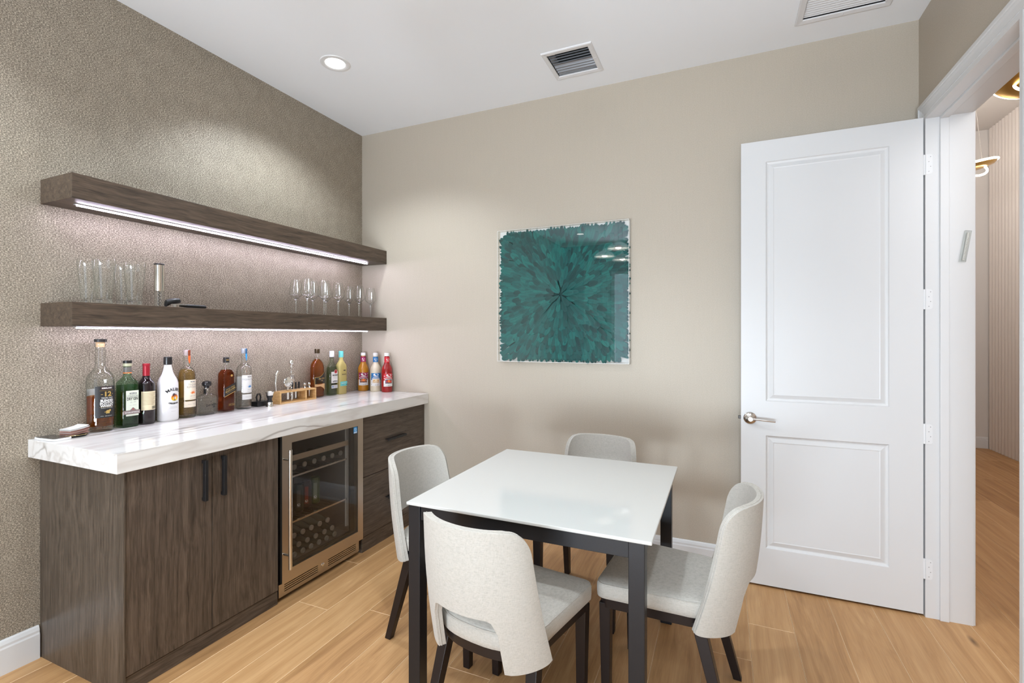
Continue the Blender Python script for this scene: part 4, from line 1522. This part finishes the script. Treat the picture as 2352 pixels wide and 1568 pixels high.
d.rect(('lower_lettering', GOLD), -0.008, 0.028, 0.0475, 0.0482)
d.build(t, flat(hx + 0.0002))
d = Decal()
d.text(('cap_lettering', GOLD), '1820', 0, 0.303, 0.0095, 0.0001)
d.build(t, cyl(0.0172, R(-12)))

# 9. amber spiced rum, broad shoulders, black label edged in gold
hx, hy = 0.029, 0.055
t = bottle('amber_rum_bottle', 'broad amber liquor bottle with a black and gold label behind the bamboo rack', 0.048, -0.530, 0,
           [(0, hx - 0.003, hy - 0.003, 3.2), (0.004, hx, hy, 3.4), (0.21, hx, hy, 3.4), (0.238, hx - 0.001, hy - 0.005, 3), (0.262, 0.024, 0.036, 2.5), (0.280, 0.0165, 0.0195, 2.1), (0.290, 0.0150, 0.0155, 2), (0.330, 0.0145, 0.0145, 2)], GLASS, L_AMBER, 0.276, 0.008)
MB().lathe([(0.0178, 0.318), (0.0178, 0.348), (0.0165, 0.350)], 26).build('cap', mat('brown_gold_cap', (0.055, 0.035, 0.014), 0.25, 0.4), t, smooth=True)
d = Decal()
up = [(-0.047 + 0.094 * q / 12, 0.146 + 0.045 * max(0, (q - 4) / 8) ** 1.8) for q in range(13)]
d.poly(('label', LBLK), [(-0.047, 0.098), (0.047, 0.098)] + up[::-1])
d.poly(('gold_trim', GOLD), up + [(u, v + 0.0028) for u, v in up[::-1]], [(q, q + 1, 24 - q, 25 - q) for q in range(12)])
d.rect(('gold_trim', GOLD), -0.047, -0.0445, 0.098, 0.147, 1)
TAN = mat('tan_paper', (0.55, 0.33, 0.15), 0.5)
lo = [(-0.047 + 0.094 * q / 12, 0.0805 - 0.033 * max(0, (q - 5) / 7) ** 2) for q in range(13)]
d.poly(('tan_band', TAN), lo + [(0.047, 0.098), (-0.047, 0.098)])
d.text(('gold_lettering', GOLD), 'Flor', -0.002, 0.135, 0.017, 0.0004, 0.9, slope=0.08)
d.text(('gold_lettering', GOLD), 'Oro', 0.030, 0.137, 0.017, 0.0004, 0.9, slope=0.08)
d.disc(('gold_lettering', GOLD), 0.016, 0.119, 0.008, 0.004, 12, 0, 180)
d.build(t, sup_front(hx, hy, 3.4))

# 10. white rum
hx, hy = 0.0225, 0.0385
t = bottle('white_rum_bottle', 'pale green glass rum bottle with white cap and white label', 0.052, -0.392, 0,
           [(0, hx - 0.002, hy - 0.002, 4.5), (0.004, hx, hy, 5), (0.195, hx, hy, 5), (0.212, hx - 0.001, hy - 0.003, 4), (0.232, 0.0185, 0.0245, 2.6), (0.248, 0.0152, 0.0165, 2.1), (0.260, 0.0145, 0.0145, 2), (0.288, 0.014, 0.014, 2)], PALEGR, L_PALEG, 0.212, 0.008)
MB().lathe([(0.0172, 0.286), (0.0175, 0.288), (0.0172, 0.329), (0.016, 0.331)], 26).build('cap', CAPW, t, smooth=True)
MB().lathe([(0.0170, 0.282), (0.0170, 0.286)], 26).build('cap_ring', CAPK, t, smooth=True)
d = Decal()
d.rect(('label', PAPERW), -0.028, 0.036, 0.092, 0.176)
d.disc(('label', PAPERW), 0.017, 0.176, 0.0155)
d.disc(('red_emblem', RED), 0.017, 0.177, 0.0130, 0.0135)
d.poly(('emblem_mark', INK_K), [(0.009, 0.178), (0.013, 0.182), (0.017, 0.180), (0.021, 0.182), (0.025, 0.178), (0.020, 0.176), (0.017, 0.171), (0.014, 0.176)])
d.text(('lettering', INK_K), 'BACARDI', 0.010, 0.150, 0.0145, 0.0007, 0.86)
d.text(('lettering', INK_K), 'SUPERIOR', 0.010, 0.105, 0.0105, 0.0005, 0.98, arc=0.12)
d.text(('grey_lettering', INK_G), 'CARTA BLANCA', 0.012, 0.137, 0.0052)
d.text(('grey_lettering', INK_G), 'ORIGINAL PREMIUM', 0.012, 0.128, 0.0042)
d.build(t, flat(hx))
d = Decal()
d.rect(('lower_label', mat('silver_paper', (0.60, 0.60, 0.62), 0.4)), -0.027, 0.036, 0.052, 0.077)
d.poly(('lettering', BLUE), [(-0.012, 0.059), (-0.005, 0.0655), (-0.012, 0.072), (-0.019, 0.0655)])
d.text(('lettering', INK_G), 'WHITE RUM', 0.016, 0.0655, 0.0055)
d.build(t, flat(hx))

# 11. cloudy yellow margarita mix with turquoise cap
hx, hy = 0.026, 0.042
t = bottle('margarita_bottle', 'cloudy yellow cocktail bottle with turquoise cap and band', 0.052, -0.296, 0,
           [(0, hx - 0.002, hy - 0.002, 4), (0.004, hx, hy, 4.4), (0.205, hx, hy, 4.4), (0.222, hx - 0.001, hy - 0.003, 3.6), (0.240, 0.021, 0.028, 2.6), (0.256, 0.0162, 0.0182, 2.1), (0.268, 0.0150, 0.0150, 2), (0.288, 0.0148, 0.0148, 2)], mat('cloudy_yellow', (0.66, 0.55, 0.20), 0.10, spec=0.6, trans=0.25))
MB().lathe([(0.0176, 0.280), (0.0180, 0.282), (0.0176, 0.326), (0.016, 0.328)], 26).build('cap', TEALC, t, smooth=True)
d = Decal()
d.nested = False
d.rect(('name_box', INK_K), -0.002, 0.020, 0.177, 0.184, 4)
d.text(('lettering', INK_K), 'MARGARITA', 0.005, 0.150, 0.0095, 0.0004, 0.85)
d.text(('grey_lettering', INK_G), 'READY TO DRINK', 0.005, 0.138, 0.0045)
d.text(('grey_lettering', INK_G), 'THE', 0.008, 0.163, 0.0055)
d.rect(('band', TEALC), -0.036, 0.036, 0.062, 0.096)
d.poly(('lime_emblem', mat('lime_dark', (0.02, 0.14, 0.16), 0.5)), [(0.022, 0.068), (0.036, 0.066), (0.036, 0.078), (0.030, 0.074)])
d.text(('band_lettering', INK_W), 'MARGARITA', 0.000, 0.083, 0.0095, 0.0002, 0.9)
d.text(('dark_lettering', BLUE), '1.75 L', -0.010, 0.070, 0.0075, 0.0002)
d.build(t, flat(hx))


# 12-14. three cocktail mixers against the beige wall
def mixer(label, x, y, rot, liqc, inkc, lab2, pic, picc):
    r = 0.0425
    t = bottle('mixer_bottle', label, x, y, rot, rnd_secs([(0, 0.039), (0.004, 0.042), (0.01, r), (0.168, r), (0.185, 0.041), (0.205, 0.033), (0.222, 0.0235), (0.235, 0.0205), (0.275, 0.0195), (0.280, 0.0175), (0.290, 0.0170)]),
               mat('mixer_' + inkc.name, liqc, 0.10, spec=0.6, trans=0.15), group='cocktail mixers against the beige wall')
    MB().lathe([(0.0192, 0.284), (0.0196, 0.286), (0.0192, 0.306), (0.018, 0.308)], 26).build('cap', CAPW, t, smooth=True)
    d = Decal()
    d.rect(('neck_label', inkc), -0.032, 0.032, 0.234, 0.277, 14)
    d.disc(('neck_emblem', INK_W), 0, 0.257, 0.011, 0.008)
    d.rect(('neck_emblem', INK_W), -0.008, 0.008, 0.243, 0.2455, 3)
    d.build(t, cyl(0.0208))
    d = Decal()
    d.rect(('label', inkc), -0.041, 0.043, 0.092, 0.148, 14)
    d.rect(('label', PAPERW), -0.041, 0.043, 0.046, 0.092, 14)
    for q in range(5):
        s = -1 if q % 2 else 1
        d.poly(('leaf_pattern', lab2), [(s * 0.026, 0.098 + q * 0.009), (s * 0.034, 0.104 + q * 0.009), (s * 0.041, 0.101 + q * 0.009), (s * 0.033, 0.098 + q * 0.009)])
        d.poly(('leaf_pattern', lab2), [(s * 0.032, 0.050 + q * 0.008), (s * 0.036, 0.056 + q * 0.008), (s * 0.041, 0.053 + q * 0.008), (s * 0.036, 0.050 + q * 0.008)])
    d.disc(('white_emblem', INK_W), 0, 0.1345, 0.020, 0.0105)
    d.rect(('white_emblem', INK_W), -0.024, 0.024, 0.113, 0.1165)
    d.rect(('white_emblem', INK_W), -0.017, 0.017, 0.1195, 0.1215)
    d.rect(('picture_frame', INK_W), -0.030, 0.030, 0.062, 0.106)
    d.rect(('picture', pic), -0.027, 0.027, 0.069, 0.102)
    for q, c in enumerate(picc):
        d.disc(('picture_fruit', c), -0.012 + 0.013 * q, 0.084 + 0.004 * (q % 2), 0.009, 0.011, 12)
    d.text(('lettering', INK_K), '1 L  33.8 FL OZ', 0, 0.054, 0.0055, 0.0002)
    d.build(t, cyl(r))
    return t


mixer('orange cocktail mixer bottle with magenta label, nearest the taupe wall', 0.058, -0.052, -48, (0.52, 0.22, 0.015), mat('magenta_ink', (0.30, 0.008, 0.085), 0.4), INK_W, mat('dark_photo', (0.10, 0.02, 0.02), 0.4), [mat('peach', (0.75, 0.30, 0.12), 0.5), ORANGE, mat('peach', (0.8, 0.4, 0.2), 0.5)])
mixer('cream coloured cocktail mixer bottle with blue label', 0.182, -0.052, -47, (0.70, 0.62, 0.47), mat('royal_blue_ink', (0.02, 0.17, 0.42), 0.4), mat('navy', (0.02, 0.05, 0.15), 0.5), mat('pale_photo', (0.65, 0.55, 0.40), 0.4), [mat('toast', (0.60, 0.33, 0.12), 0.5), mat('cream_fruit', (0.75, 0.62, 0.40), 0.5), mat('toast', (0.6, 0.3, 0.1), 0.5)])
mixer('red cocktail mixer bottle with red label', 0.294, -0.052, -32, (0.30, 0.008, 0.008), mat('scarlet_ink', (0.50, 0.012, 0.022), 0.4), INK_W, mat('slate_photo', (0.08, 0.09, 0.12), 0.4), [RED, ORANGE, mat('strawberry', (0.65, 0.06, 0.03), 0.5)])

# ------------------------------------------------------------------ small things on the worktop
ph = thing('smartphone', 'white edged smartphone lying flat on the worktop corner', 'phone', (0.088, -2.048, ZW), R(4))
MB().loft([(0.0, 0.0725, 0.0345, 6), (0.001, 0.0735, 0.0355, 6), (0.008, 0.0735, 0.0355, 6), (0.009, 0.0725, 0.0345, 6)], 40).build('phone_body', mat('phone_white', (0.74, 0.74, 0.75), 0.3), ph, smooth=True)
MB().loft([(0.009, 0.068, 0.0315, 7), (0.0096, 0.068, 0.0315, 7)], 40).build('screen', mat('phone_screen', (0.035, 0.034, 0.035), 0.12), ph)
ty = thing('tray', 'small round black dish with brass rim under a wad of folded paper', 'tray', (0.094, -1.982, ZW))
MB().lathe([(0.0, 0.001), (0.042, 0.001), (0.046, 0.004), (0.052, 0.009), (0.0525, 0.0075), (0.046, 0.0), (0.0, 0.0)], 40, cap0=False, cap1=False).build('dish', BLACK, ty, smooth=True)
MB().tube([(0.0515 * math.cos(a * math.pi / 24), 0.0515 * math.sin(a * math.pi / 24), 0.0088) for a in range(48)], 0.0013, 6, True).build('rim', mat('brass_rim', (0.6, 0.45, 0.2), 0.25, 1.0), ty, smooth=True)
wd = thing('folded_paper', 'wad of folded pink and white paper lying on the black dish', 'paper', (0.094, -1.974, ZW + 0.0095), R(12))
pcs = [mat('pink_paper', (0.55, 0.32, 0.27), 0.7), mat('pale_paper', (0.72, 0.60, 0.56), 0.7), mat('rose_paper', (0.48, 0.24, 0.20), 0.7)]
for q in range(8):
    z = 0.0012 + 0.0034 * q
    tl = 0.0022 * (q % 3) + 0.008 * (q / 8)
    mb = MB()
    prof = [(-0.040, z), (-0.016, z + 0.0008), (0.016, z + 0.0016 + tl * 0.3), (0.038 - 0.003 * (q % 2), z + 0.001 + tl)]
    rs = [(y, zz) for y, zz in prof]
    n = len(rs)
    xw = 0.033 - 0.0015 * (q % 3)
    mb.add([(x, y, zz + dz) for dz in (0, 0.0014) for x in (-xw, xw) for y, zz in rs],
           [(i, n + i, n + i + 1, i + 1) for i in range(n - 1)] + [(2 * n + i, 2 * n + i + 1, 3 * n + i + 1, 3 * n + i) for i in range(n - 1)]
           + [(i, i + 1, 2 * n + i + 1, 2 * n + i) for i in range(n - 1)] + [(n + i + 1, n + i, 3 * n + i, 3 * n + i + 1) for i in range(n - 1)] + [(0, 2 * n, 3 * n, n), (n - 1, 2 * n - 1, 4 * n - 1, 3 * n - 1)])
    mb.build('sheet', (pcs[(q * 2) % 3] if q < 6 else PAPERW), wd)

bs = thing('bar_tool_stand', 'low black stand with a clear plastic clip beside the clear tequila bottle', 'stand', (0.046, -0.998, ZW))
MB().box(-0.028, 0.028, -0.040, 0.056, 0.0, 0.030).build('base', BLACK, bs, bevel=0.003)
MB().tube([(0.012, -0.030, 0.03), (0.012, -0.036, 0.06), (0.012, -0.028, 0.078), (0.012, -0.012, 0.078), (0.012, -0.006, 0.06), (0.012, -0.010, 0.03)], 0.005, 8).build('clip', BLACK, bs, smooth=True)
MB().lathe([(0.014, 0.030), (0.015, 0.058), (0.011, 0.070), (0.004, 0.086), (0.003, 0.086), (0.010, 0.069), (0.0138, 0.057), (0.0128, 0.030)], 20, (0.012, 0.012, 0)).build('clear_spout', GLASS, bs, smooth=True)

jg = thing('jigger', 'double ended steel jigger with a black waist in front of the bamboo rack', 'jigger', (0.112, -0.982, ZW))
MB().lathe([(0.0, 0.004), (0.017, 0.004), (0.0215, 0.0), (0.0225, 0.0), (0.0185, 0.026), (0.0115, 0.034), (0.0115, 0.050), (0.020, 0.070), (0.0275, 0.092), (0.0265, 0.092), (0.0185, 0.070), (0.0, 0.055)], 28, cap0=False, cap1=False).build('cups', CHROME, jg, smooth=True)
MB().lathe([(0.0192, 0.027), (0.0135, 0.036), (0.0132, 0.048), (0.0208, 0.067), (0.0200, 0.067), (0.0122, 0.048), (0.0125, 0.036), (0.0185, 0.027)], 28, cap0=False, cap1=False).build('grip', BLACK, jg, smooth=True)

# bamboo rack with its tools
RX0, RX1, RY0, RY1, RH = 0.034, 0.112, -0.905, -0.600, 0.080
BAM = NT('bamboo')
nz = BAM.noise(BAM.coord((30, 6, 90)), 1.0, 3.0)
BAM.P(color=BAM.ramp(nz, [(0.35, (0.62, 0.36, 0.13)), (0.65, (0.78, 0.52, 0.24))]), rough=0.45)
BAM = BAM.m
rk = thing('bamboo_rack', 'bamboo bar tool rack with open front on the marble worktop', 'rack', ((RX0 + RX1) / 2, (RY0 + RY1) / 2, ZW))
hx, hy = (RX1 - RX0) / 2, (RY1 - RY0) / 2
MB().box(-hx, hx, -hy, hy, 0.0, 0.010).build('bottom_board', BAM, rk, bevel=0.001)
holes = [(-0.014, 0.012, -0.070, -0.040), (-0.006, 0.006, -0.028, -0.016), (-0.006, 0.006, 0.002, 0.014), (-0.006, 0.006, 0.030, 0.042), (-0.007, 0.007, 0.078, 0.092), (-0.007, 0.007, 0.118, 0.132), (0.020, 0.030, -0.056, -0.046), (-0.020, 0.004, -0.140, -0.126)]
MB_top = slab(MB(), 'z', RH - 0.009, RH, -hx, hx, -hy, hy, [(a, b, c, d_) for a, b, c, d_ in holes])
MB_top.build('top_board', BAM, rk)
for y_ in (-hy, 0.056, hy - 0.012):
    MB().box(-hx, hx, y_, y_ + 0.012, 0.010, RH - 0.009).build('upright', BAM, rk, bevel=0.001)
rx, ry = (RX0 + RX1) / 2, (RY0 + RY1) / 2


def tool(name, label, parts, x, y, cat='bar tool', group=None):
    t = thing(name, label, cat, (rx + x, ry + y, ZW), 0, group)
    for nm, mb, m_ in parts:
        mb.build(nm, m_, t, smooth=True)
    return t


twist = [(0.0022 * math.cos(q * 1.1), 0.0022 * math.sin(q * 1.1), 0.0105 + 0.0038 * q) for q in range(60)]
tool('bar_spoon', 'tall twisted steel bar spoon, tallest tool in the bamboo rack',
     [('shaft', MB().tube(twist, 0.0021, 6), CHROME), ('collar', MB().lathe([(0.003, 0.232), (0.007, 0.238), (0.007, 0.246), (0.003, 0.252)], 16), CHROME),
      ('bowl', MB().lathe([(0.0, 0.246), (0.009, 0.252), (0.0155, 0.262), (0.0165, 0.272), (0.012, 0.282), (0.0, 0.287)], 20, cap0=False, cap1=False), CHROME)], 0.025, -0.051)
tool('muddler', 'slender steel muddler leaning left in the bamboo rack',
     [('rod', MB().tube([(0, 0.02, 0.0115), (0, 0.0, 0.07), (0, -0.004, 0.135), (0, 0.004, 0.195), (0, 0.013, 0.212), (0, 0.020, 0.213)], [0.005, 0.0048, 0.006, 0.0095, 0.0085, 0.004], 12), CHROME)], -0.008, -0.142)
coil = MB()
coil.tube([(0.004, 0.033 * math.cos(a * math.pi / 14), 0.136 + 0.033 * math.sin(a * math.pi / 14)) for a in range(28)], 0.0024, 6, True)
tool('cocktail_strainer', 'round steel cocktail strainer standing on edge behind the bar spoon',
     [('disc', MB().lathe([(0.0, 0.004), (0.020, 0.003), (0.033, 0.0), (0.033, -0.002), (0.0, 0.001)], 32, (0, 0, 0.136), 'x', False, False), CHROME), ('coil_spring', coil, CHROME),
      ('handle', MB().box(-0.003, 0.001, -0.008, 0.008, 0.020, 0.106), CHROME)], -0.001, -0.055)
tool('tongs', 'narrow steel tongs standing in the bamboo rack beside the strainer',
     [('arm', MB().tube([(-0.004, 0.012, 0.088), (-0.004, 0.004, 0.14), (-0.004, -0.004, 0.182)], 0.005, 8), CHROME), ('arm', MB().tube([(0.004, 0.016, 0.088), (0.004, 0.008, 0.14), (0.004, -0.002, 0.182)], 0.005, 8), CHROME), ('bend', MB().box(-0.009, 0.009, -0.010, 0.008, 0.178, 0.184), CHROME)], -0.026, 0.006)
blk = None
for q, (y_, lb, tip) in enumerate(((-0.022, 'black handled bar tool nearest the strainer in the bamboo rack', 'opener'), (0.008, 'middle one of the three black handled bar tools in the bamboo rack', 'peeler'), (0.036, 'black handled bar tool nearest the pour spouts in the bamboo rack', 'corkscrew'))):
    tool('bar_tool', lb,
         [('handle', MB().lathe([(0.0, RH + 0.006), (0.0058, RH + 0.006), (0.0068, RH + 0.030), (0.0060, RH + 0.050), (0.0, RH + 0.051)], 14, cap0=False, cap1=False), BLACK),
          ('ferrule', MB().lathe([(0.0088, RH + 0.0003), (0.0088, RH + 0.006)], 16), CHROME), ('blade', MB().box(-0.0012, 0.0012, -0.0048, 0.0048, 0.014 + 0.008 * q, RH), CHROME)], 0.0, y_, group='black handled tools in the bamboo rack')
for q, (y_, lb) in enumerate(((0.085, 'steel bottle pourer with ball top nearest the black handles'), (0.125, 'steel bottle pourer with ball top at the end of the rack nearest the amber bottle'))):
    tool('bottle_pourer', lb,
         [('ball', MB().lathe([(0.0, RH + 0.018), (0.006, RH + 0.019), (0.0098, RH + 0.024), (0.0108, RH + 0.030), (0.0085, RH + 0.037), (0.0, RH + 0.041)], 18, cap0=False, cap1=False), CHROME),
          ('collar', MB().lathe([(0.009, RH + 0.0003), (0.009, RH + 0.004), (0.005, RH + 0.008), (0.004, RH + 0.020)], 16), CHROME), ('spout', MB().lathe([(0.0022, 0.022), (0.006, RH)], 12), CHROME)], 0.0, y_, group='bottle pourers in the bamboo rack')

# ------------------------------------------------------------------ on the lower shelf
ZS = 1.5432
pint = None
PINT = [(0.075, -1.914, 'pint glass nearest the shelf end, in the back row'), (0.172, -1.902, 'pint glass standing in front at the shelf end'), (0.075, -1.772, 'pint glass in the back row nearest the steel corkscrew'), (0.172, -1.779, 'pint glass standing in front nearest the steel corkscrew')]
for (x, y, lb) in PINT:
    if pint is None:
        pint = thing('pint_glass', 'empty clear tapered ' + lb, 'glass', (x, y, ZS), 0, 'pint glasses on the lower shelf')
        MB().lathe([(0.0, 0.0), (0.0295, 0.0), (0.0305, 0.003), (0.0305, 0.018), (0.029, 0.024), (0.0305, 0.05), (0.036, 0.11), (0.0415, 0.16), (0.0435, 0.204), (0.0430, 0.2055), (0.0418, 0.204), (0.0398, 0.16), (0.0343, 0.11), (0.0287, 0.05), (0.027, 0.028), (0.0, 0.026)], 40, cap0=False, cap1=False).build('glass_body', GLASS, pint, smooth=True, ang=60)
        MB().lathe([(0.0, 0.0035), (0.027, 0.0035), (0.0285, 0.010), (0.026, 0.022), (0.0, 0.021)], 32, cap0=False, cap1=False).build('thick_base', mat('solid_glass', (0.95, 0.96, 0.96), 0.0, trans=1.0, ior=1.5), pint, smooth=True)
    else:
        dup(pint, (x, y, ZS), 0, 'empty clear tapered ' + lb)
ec = thing('electric_corkscrew', 'steel electric corkscrew standing on the lower shelf', 'corkscrew', (0.122, -1.640, ZS))
MB().lathe([(0.0225, 0.082), (0.0228, 0.083), (0.0228, 0.214), (0.0228, 0.214)], 36).build('barrel', mat('steel_barrel', (0.66, 0.61, 0.56), 0.2, 1.0), ec, smooth=True)
MB().lathe([(0.0232, 0.214), (0.0232, 0.219), (0.021, 0.222)], 36).build('cap', CAPK, ec, smooth=True)
MB().lathe([(0.0215, 0.0), (0.0215, 0.082), (0.0195, 0.082), (0.0195, 0.0)], 36).build('clear_sleeve', GLASS, ec, smooth=True)
MB().tube([(0.0045 * math.cos(q * 0.75), 0.0045 * math.sin(q * 0.75), 0.006 + 0.0019 * q) for q in range(40)], 0.0016, 6).build('worm', mat('black_worm', (0.02, 0.02, 0.02), 0.3, 0.6), ec, smooth=True)
bo = thing('can_opener', 'black handled opener lying flat beside the steel corkscrew', 'opener', (0.205, -1.560, ZS), R(0))
MB().tube([(0, -0.030, 0.012), (0, 0.012, 0.0105), (0, 0.06, 0.0098), (0, 0.098, 0.0095), (0, 0.104, 0.0095)], [0.007, 0.009, 0.0097, 0.0095, 0.006], 14).build('handle', BLACK, bo, smooth=True)
mb = MB()
rs = []
for (y, zc, h, wx) in ((-0.102, 0.012, 0.011, 0.006), (-0.098, 0.018, 0.017, 0.012), (-0.080, 0.027, 0.016, 0.016), (-0.055, 0.033, 0.015, 0.016), (-0.036, 0.034, 0.013, 0.014), (-0.030, 0.032, 0.008, 0.008)):
    rs.append([(wx * math.cos(a * math.pi / 10), y, zc + h * math.sin(a * math.pi / 10)) for a in range(20)])
mb.rings(rs).build('head', BLACK, bo, smooth=True)
MB().box(-0.010, 0.010, -0.088, -0.004, 0.0135, 0.0165).box(-0.002, 0.002, -0.064, -0.050, 0.0005, 0.0135).build('blade', CHROME, bo)

WG = [(0.066, -0.735, 'wine glass at the left end of the row of wine glasses'), (0.195, -0.759, 'second wine glass from the left, standing forward'), (0.098, -0.617, 'wine glass half hidden behind its left neighbour'),
      (0.196, -0.612, 'wine glass standing forward beside the half hidden one'), (0.075, -0.472, 'wine glass standing back in the middle of the row'), (0.195, -0.476, 'wine glass standing forward right of the middle'),
      (0.070, -0.228, 'third wine glass from the beige wall'), (0.180, -0.241, 'second wine glass from the beige wall'), (0.140, -0.062, 'wine glass closest to the beige wall')]
wg = None
for (x, y, lb) in WG:
    if wg is None:
        wg = thing('wine_glass', 'empty clear stemmed ' + lb, 'glass', (x, y, ZS), 0, 'wine glasses on the lower shelf')
        pr = [(0.0, 0.0), (0.034, 0.0), (0.034, 0.0012), (0.012, 0.004), (0.0062, 0.012), (0.0055, 0.05), (0.0058, 0.092), (0.0085, 0.103), (0.024, 0.119), (0.041, 0.137), (0.0442, 0.1435), (0.0435, 0.151), (0.036, 0.205), (0.0285, 0.240), (0.0277, 0.240), (0.0352, 0.205), (0.0427, 0.151), (0.0432, 0.1440), (0.040, 0.138), (0.024, 0.1225), (0.0, 0.114)]
        MB().lathe(pr, 36, cap0=False, cap1=False).build('glass_body', GLASS, wg, smooth=True, ang=60)
        MB().lathe([(0.0, 0.004), (0.0050, 0.012), (0.0045, 0.05), (0.0048, 0.092), (0.0075, 0.103), (0.018, 0.1145), (0.0, 0.1125)], 20, cap0=False, cap1=False).build('stem_core', MATS['solid_glass'], wg, smooth=True)
    else:
        dup(wg, (x, y, ZS), 0, 'empty clear stemmed ' + lb)

# ------------------------------------------------------------------ inside the cooler
BTLG = mat('cooler_bottle_glass', (0.10, 0.11, 0.095), 0.12, spec=0.6)
CAPG = mat('grey_crown_cap', (0.36, 0.34, 0.31), 0.35, 0.3)


def lying_bottle(label, x, y, z, group, capm=CAPG):
    t = thing('lying_bottle', label, 'bottle', (x, y, z), 0, group)
    MB().lathe([(0.0, -0.20), (0.025, -0.20), (0.027, -0.19), (0.027, -0.085), (0.021, -0.055), (0.0125, -0.03), (0.012, -0.008)], 18, axis='x', cap0=False).build('bottle_body', BTLG, t, smooth=True)
    MB().lathe([(0.0148, -0.008), (0.0152, -0.002), (0.013, 0.0), (0.0105, 0.0002), (0.0095, -0.0012), (0.0, -0.0012)], 20, axis='x', cap0=False, cap1=False).build('cap', capm, t, smooth=True)
    return t


rows = [([-1.178, -1.106, -1.034, -0.962, -0.892, -0.822], 0.665, 'capped bottle from the cooler handle, lying on the top shelf', 'capped bottles on the cooler top shelf'),
        ([-1.180, -1.118, -1.056, -0.992, -0.930], 0.283, 'capped bottle from the handle in the upper layer at the cooler bottom', 'upper layer of bottles at the cooler bottom'),
        ([-1.206, -1.147, -1.085, -1.022, -0.955, -0.893], 0.222, 'capped bottle from the handle in the middle layer at the cooler bottom', 'middle layer of bottles at the cooler bottom'),
        ([-1.236, -1.178, -1.118, -1.058, -0.998, -0.938, -0.872], 0.176, 'capped bottle from the handle in the lowest layer on the cooler floor', 'bottles on the cooler floor')]
ORD = ('first', 'second', 'third', 'fourth', 'fifth', 'sixth', 'seventh')
lb0 = None
for ys, z, lb, gp in rows:
    for y in ys:
        l_ = ORD[ys.index(y)] + ' ' + lb
        if lb0 is None:
            lb0 = lying_bottle(l_, 0.545, y, z, gp)
        else:
            dup(lb0, (0.545, y, z), 0, l_, gp)


def can(label, x, y, col_, letters):
    t = thing('drink_can', label, 'can', (x, y, 0.3785), 0, 'slim cans on the cooler middle shelf')
    MB().lathe([(0.0, 0.004), (0.022, 0.0), (0.0285, 0.008), (0.0285, 0.145), (0.025, 0.155), (0.0255, 0.158), (0.023, 0.155), (0.0, 0.154)], 24, cap0=False, cap1=False).build('can_body', col_, t, smooth=True)
    d = Decal()
    d.rect(('label', letters), -0.010, 0.010, 0.03, 0.13, 4)
    d.disc(('emblem', INK_W), 0, 0.045, 0.008)
    d.build(t, cyl(0.0285, R(-40)))
    return t


can('dark green drink can at the handle side of the cooler middle shelf', 0.47, -1.085, mat('can_green', (0.02, 0.03, 0.02), 0.3, 0.5), mat('can_grey', (0.10, 0.11, 0.10), 0.4))
can('black and red drink can in the middle of the cooler middle shelf', 0.46, -1.018, mat('can_black', (0.03, 0.015, 0.015), 0.3, 0.5), mat('can_red', (0.25, 0.03, 0.02), 0.4))
can('pale green drink can furthest from the handle on the cooler middle shelf', 0.45, -0.942, mat('can_lime', (0.09, 0.13, 0.04), 0.3, 0.5), mat('can_pale', (0.25, 0.30, 0.20), 0.4))

# ------------------------------------------------------------------ clear case on the doorway lining
mz = thing('doorpost_case', 'small clear acrylic case tilted on the white doorway lining', 'case', (3.8125, DY1, 1.833))
M = Matrix.Rotation(R(-8.5), 4, 'Y') @ Matrix.Diagonal((1, 1, 1, 1))
M = Matrix.Rotation(R(8.5), 4, 'Y')
MB().box(-0.0125, 0.0125, -0.014, -0.0005, -0.076, 0.076).xform(M).build('case_body', thin_glass('case_acrylic', (0.93, 0.94, 0.93), (0.6, 0.61, 0.6)), mz, bevel=0.001)
MB().tube([(0.003, -0.0065, -0.066), (0.003, -0.0065, 0.066)], 0.005, 12).xform(M).build('scroll', mat('scroll_paper', (0.74, 0.73, 0.69), 0.6), mz, smooth=True)
mb = MB()
for q in range(14):
    mb.box(0.001 + 0.001 * (q % 3), 0.004, -0.0126, -0.0118, -0.060 + 0.0075 * q, -0.057 + 0.0075 * q)
mb.xform(M).build('engraving', mat('case_mark', (0.42, 0.42, 0.42), 0.5), mz)
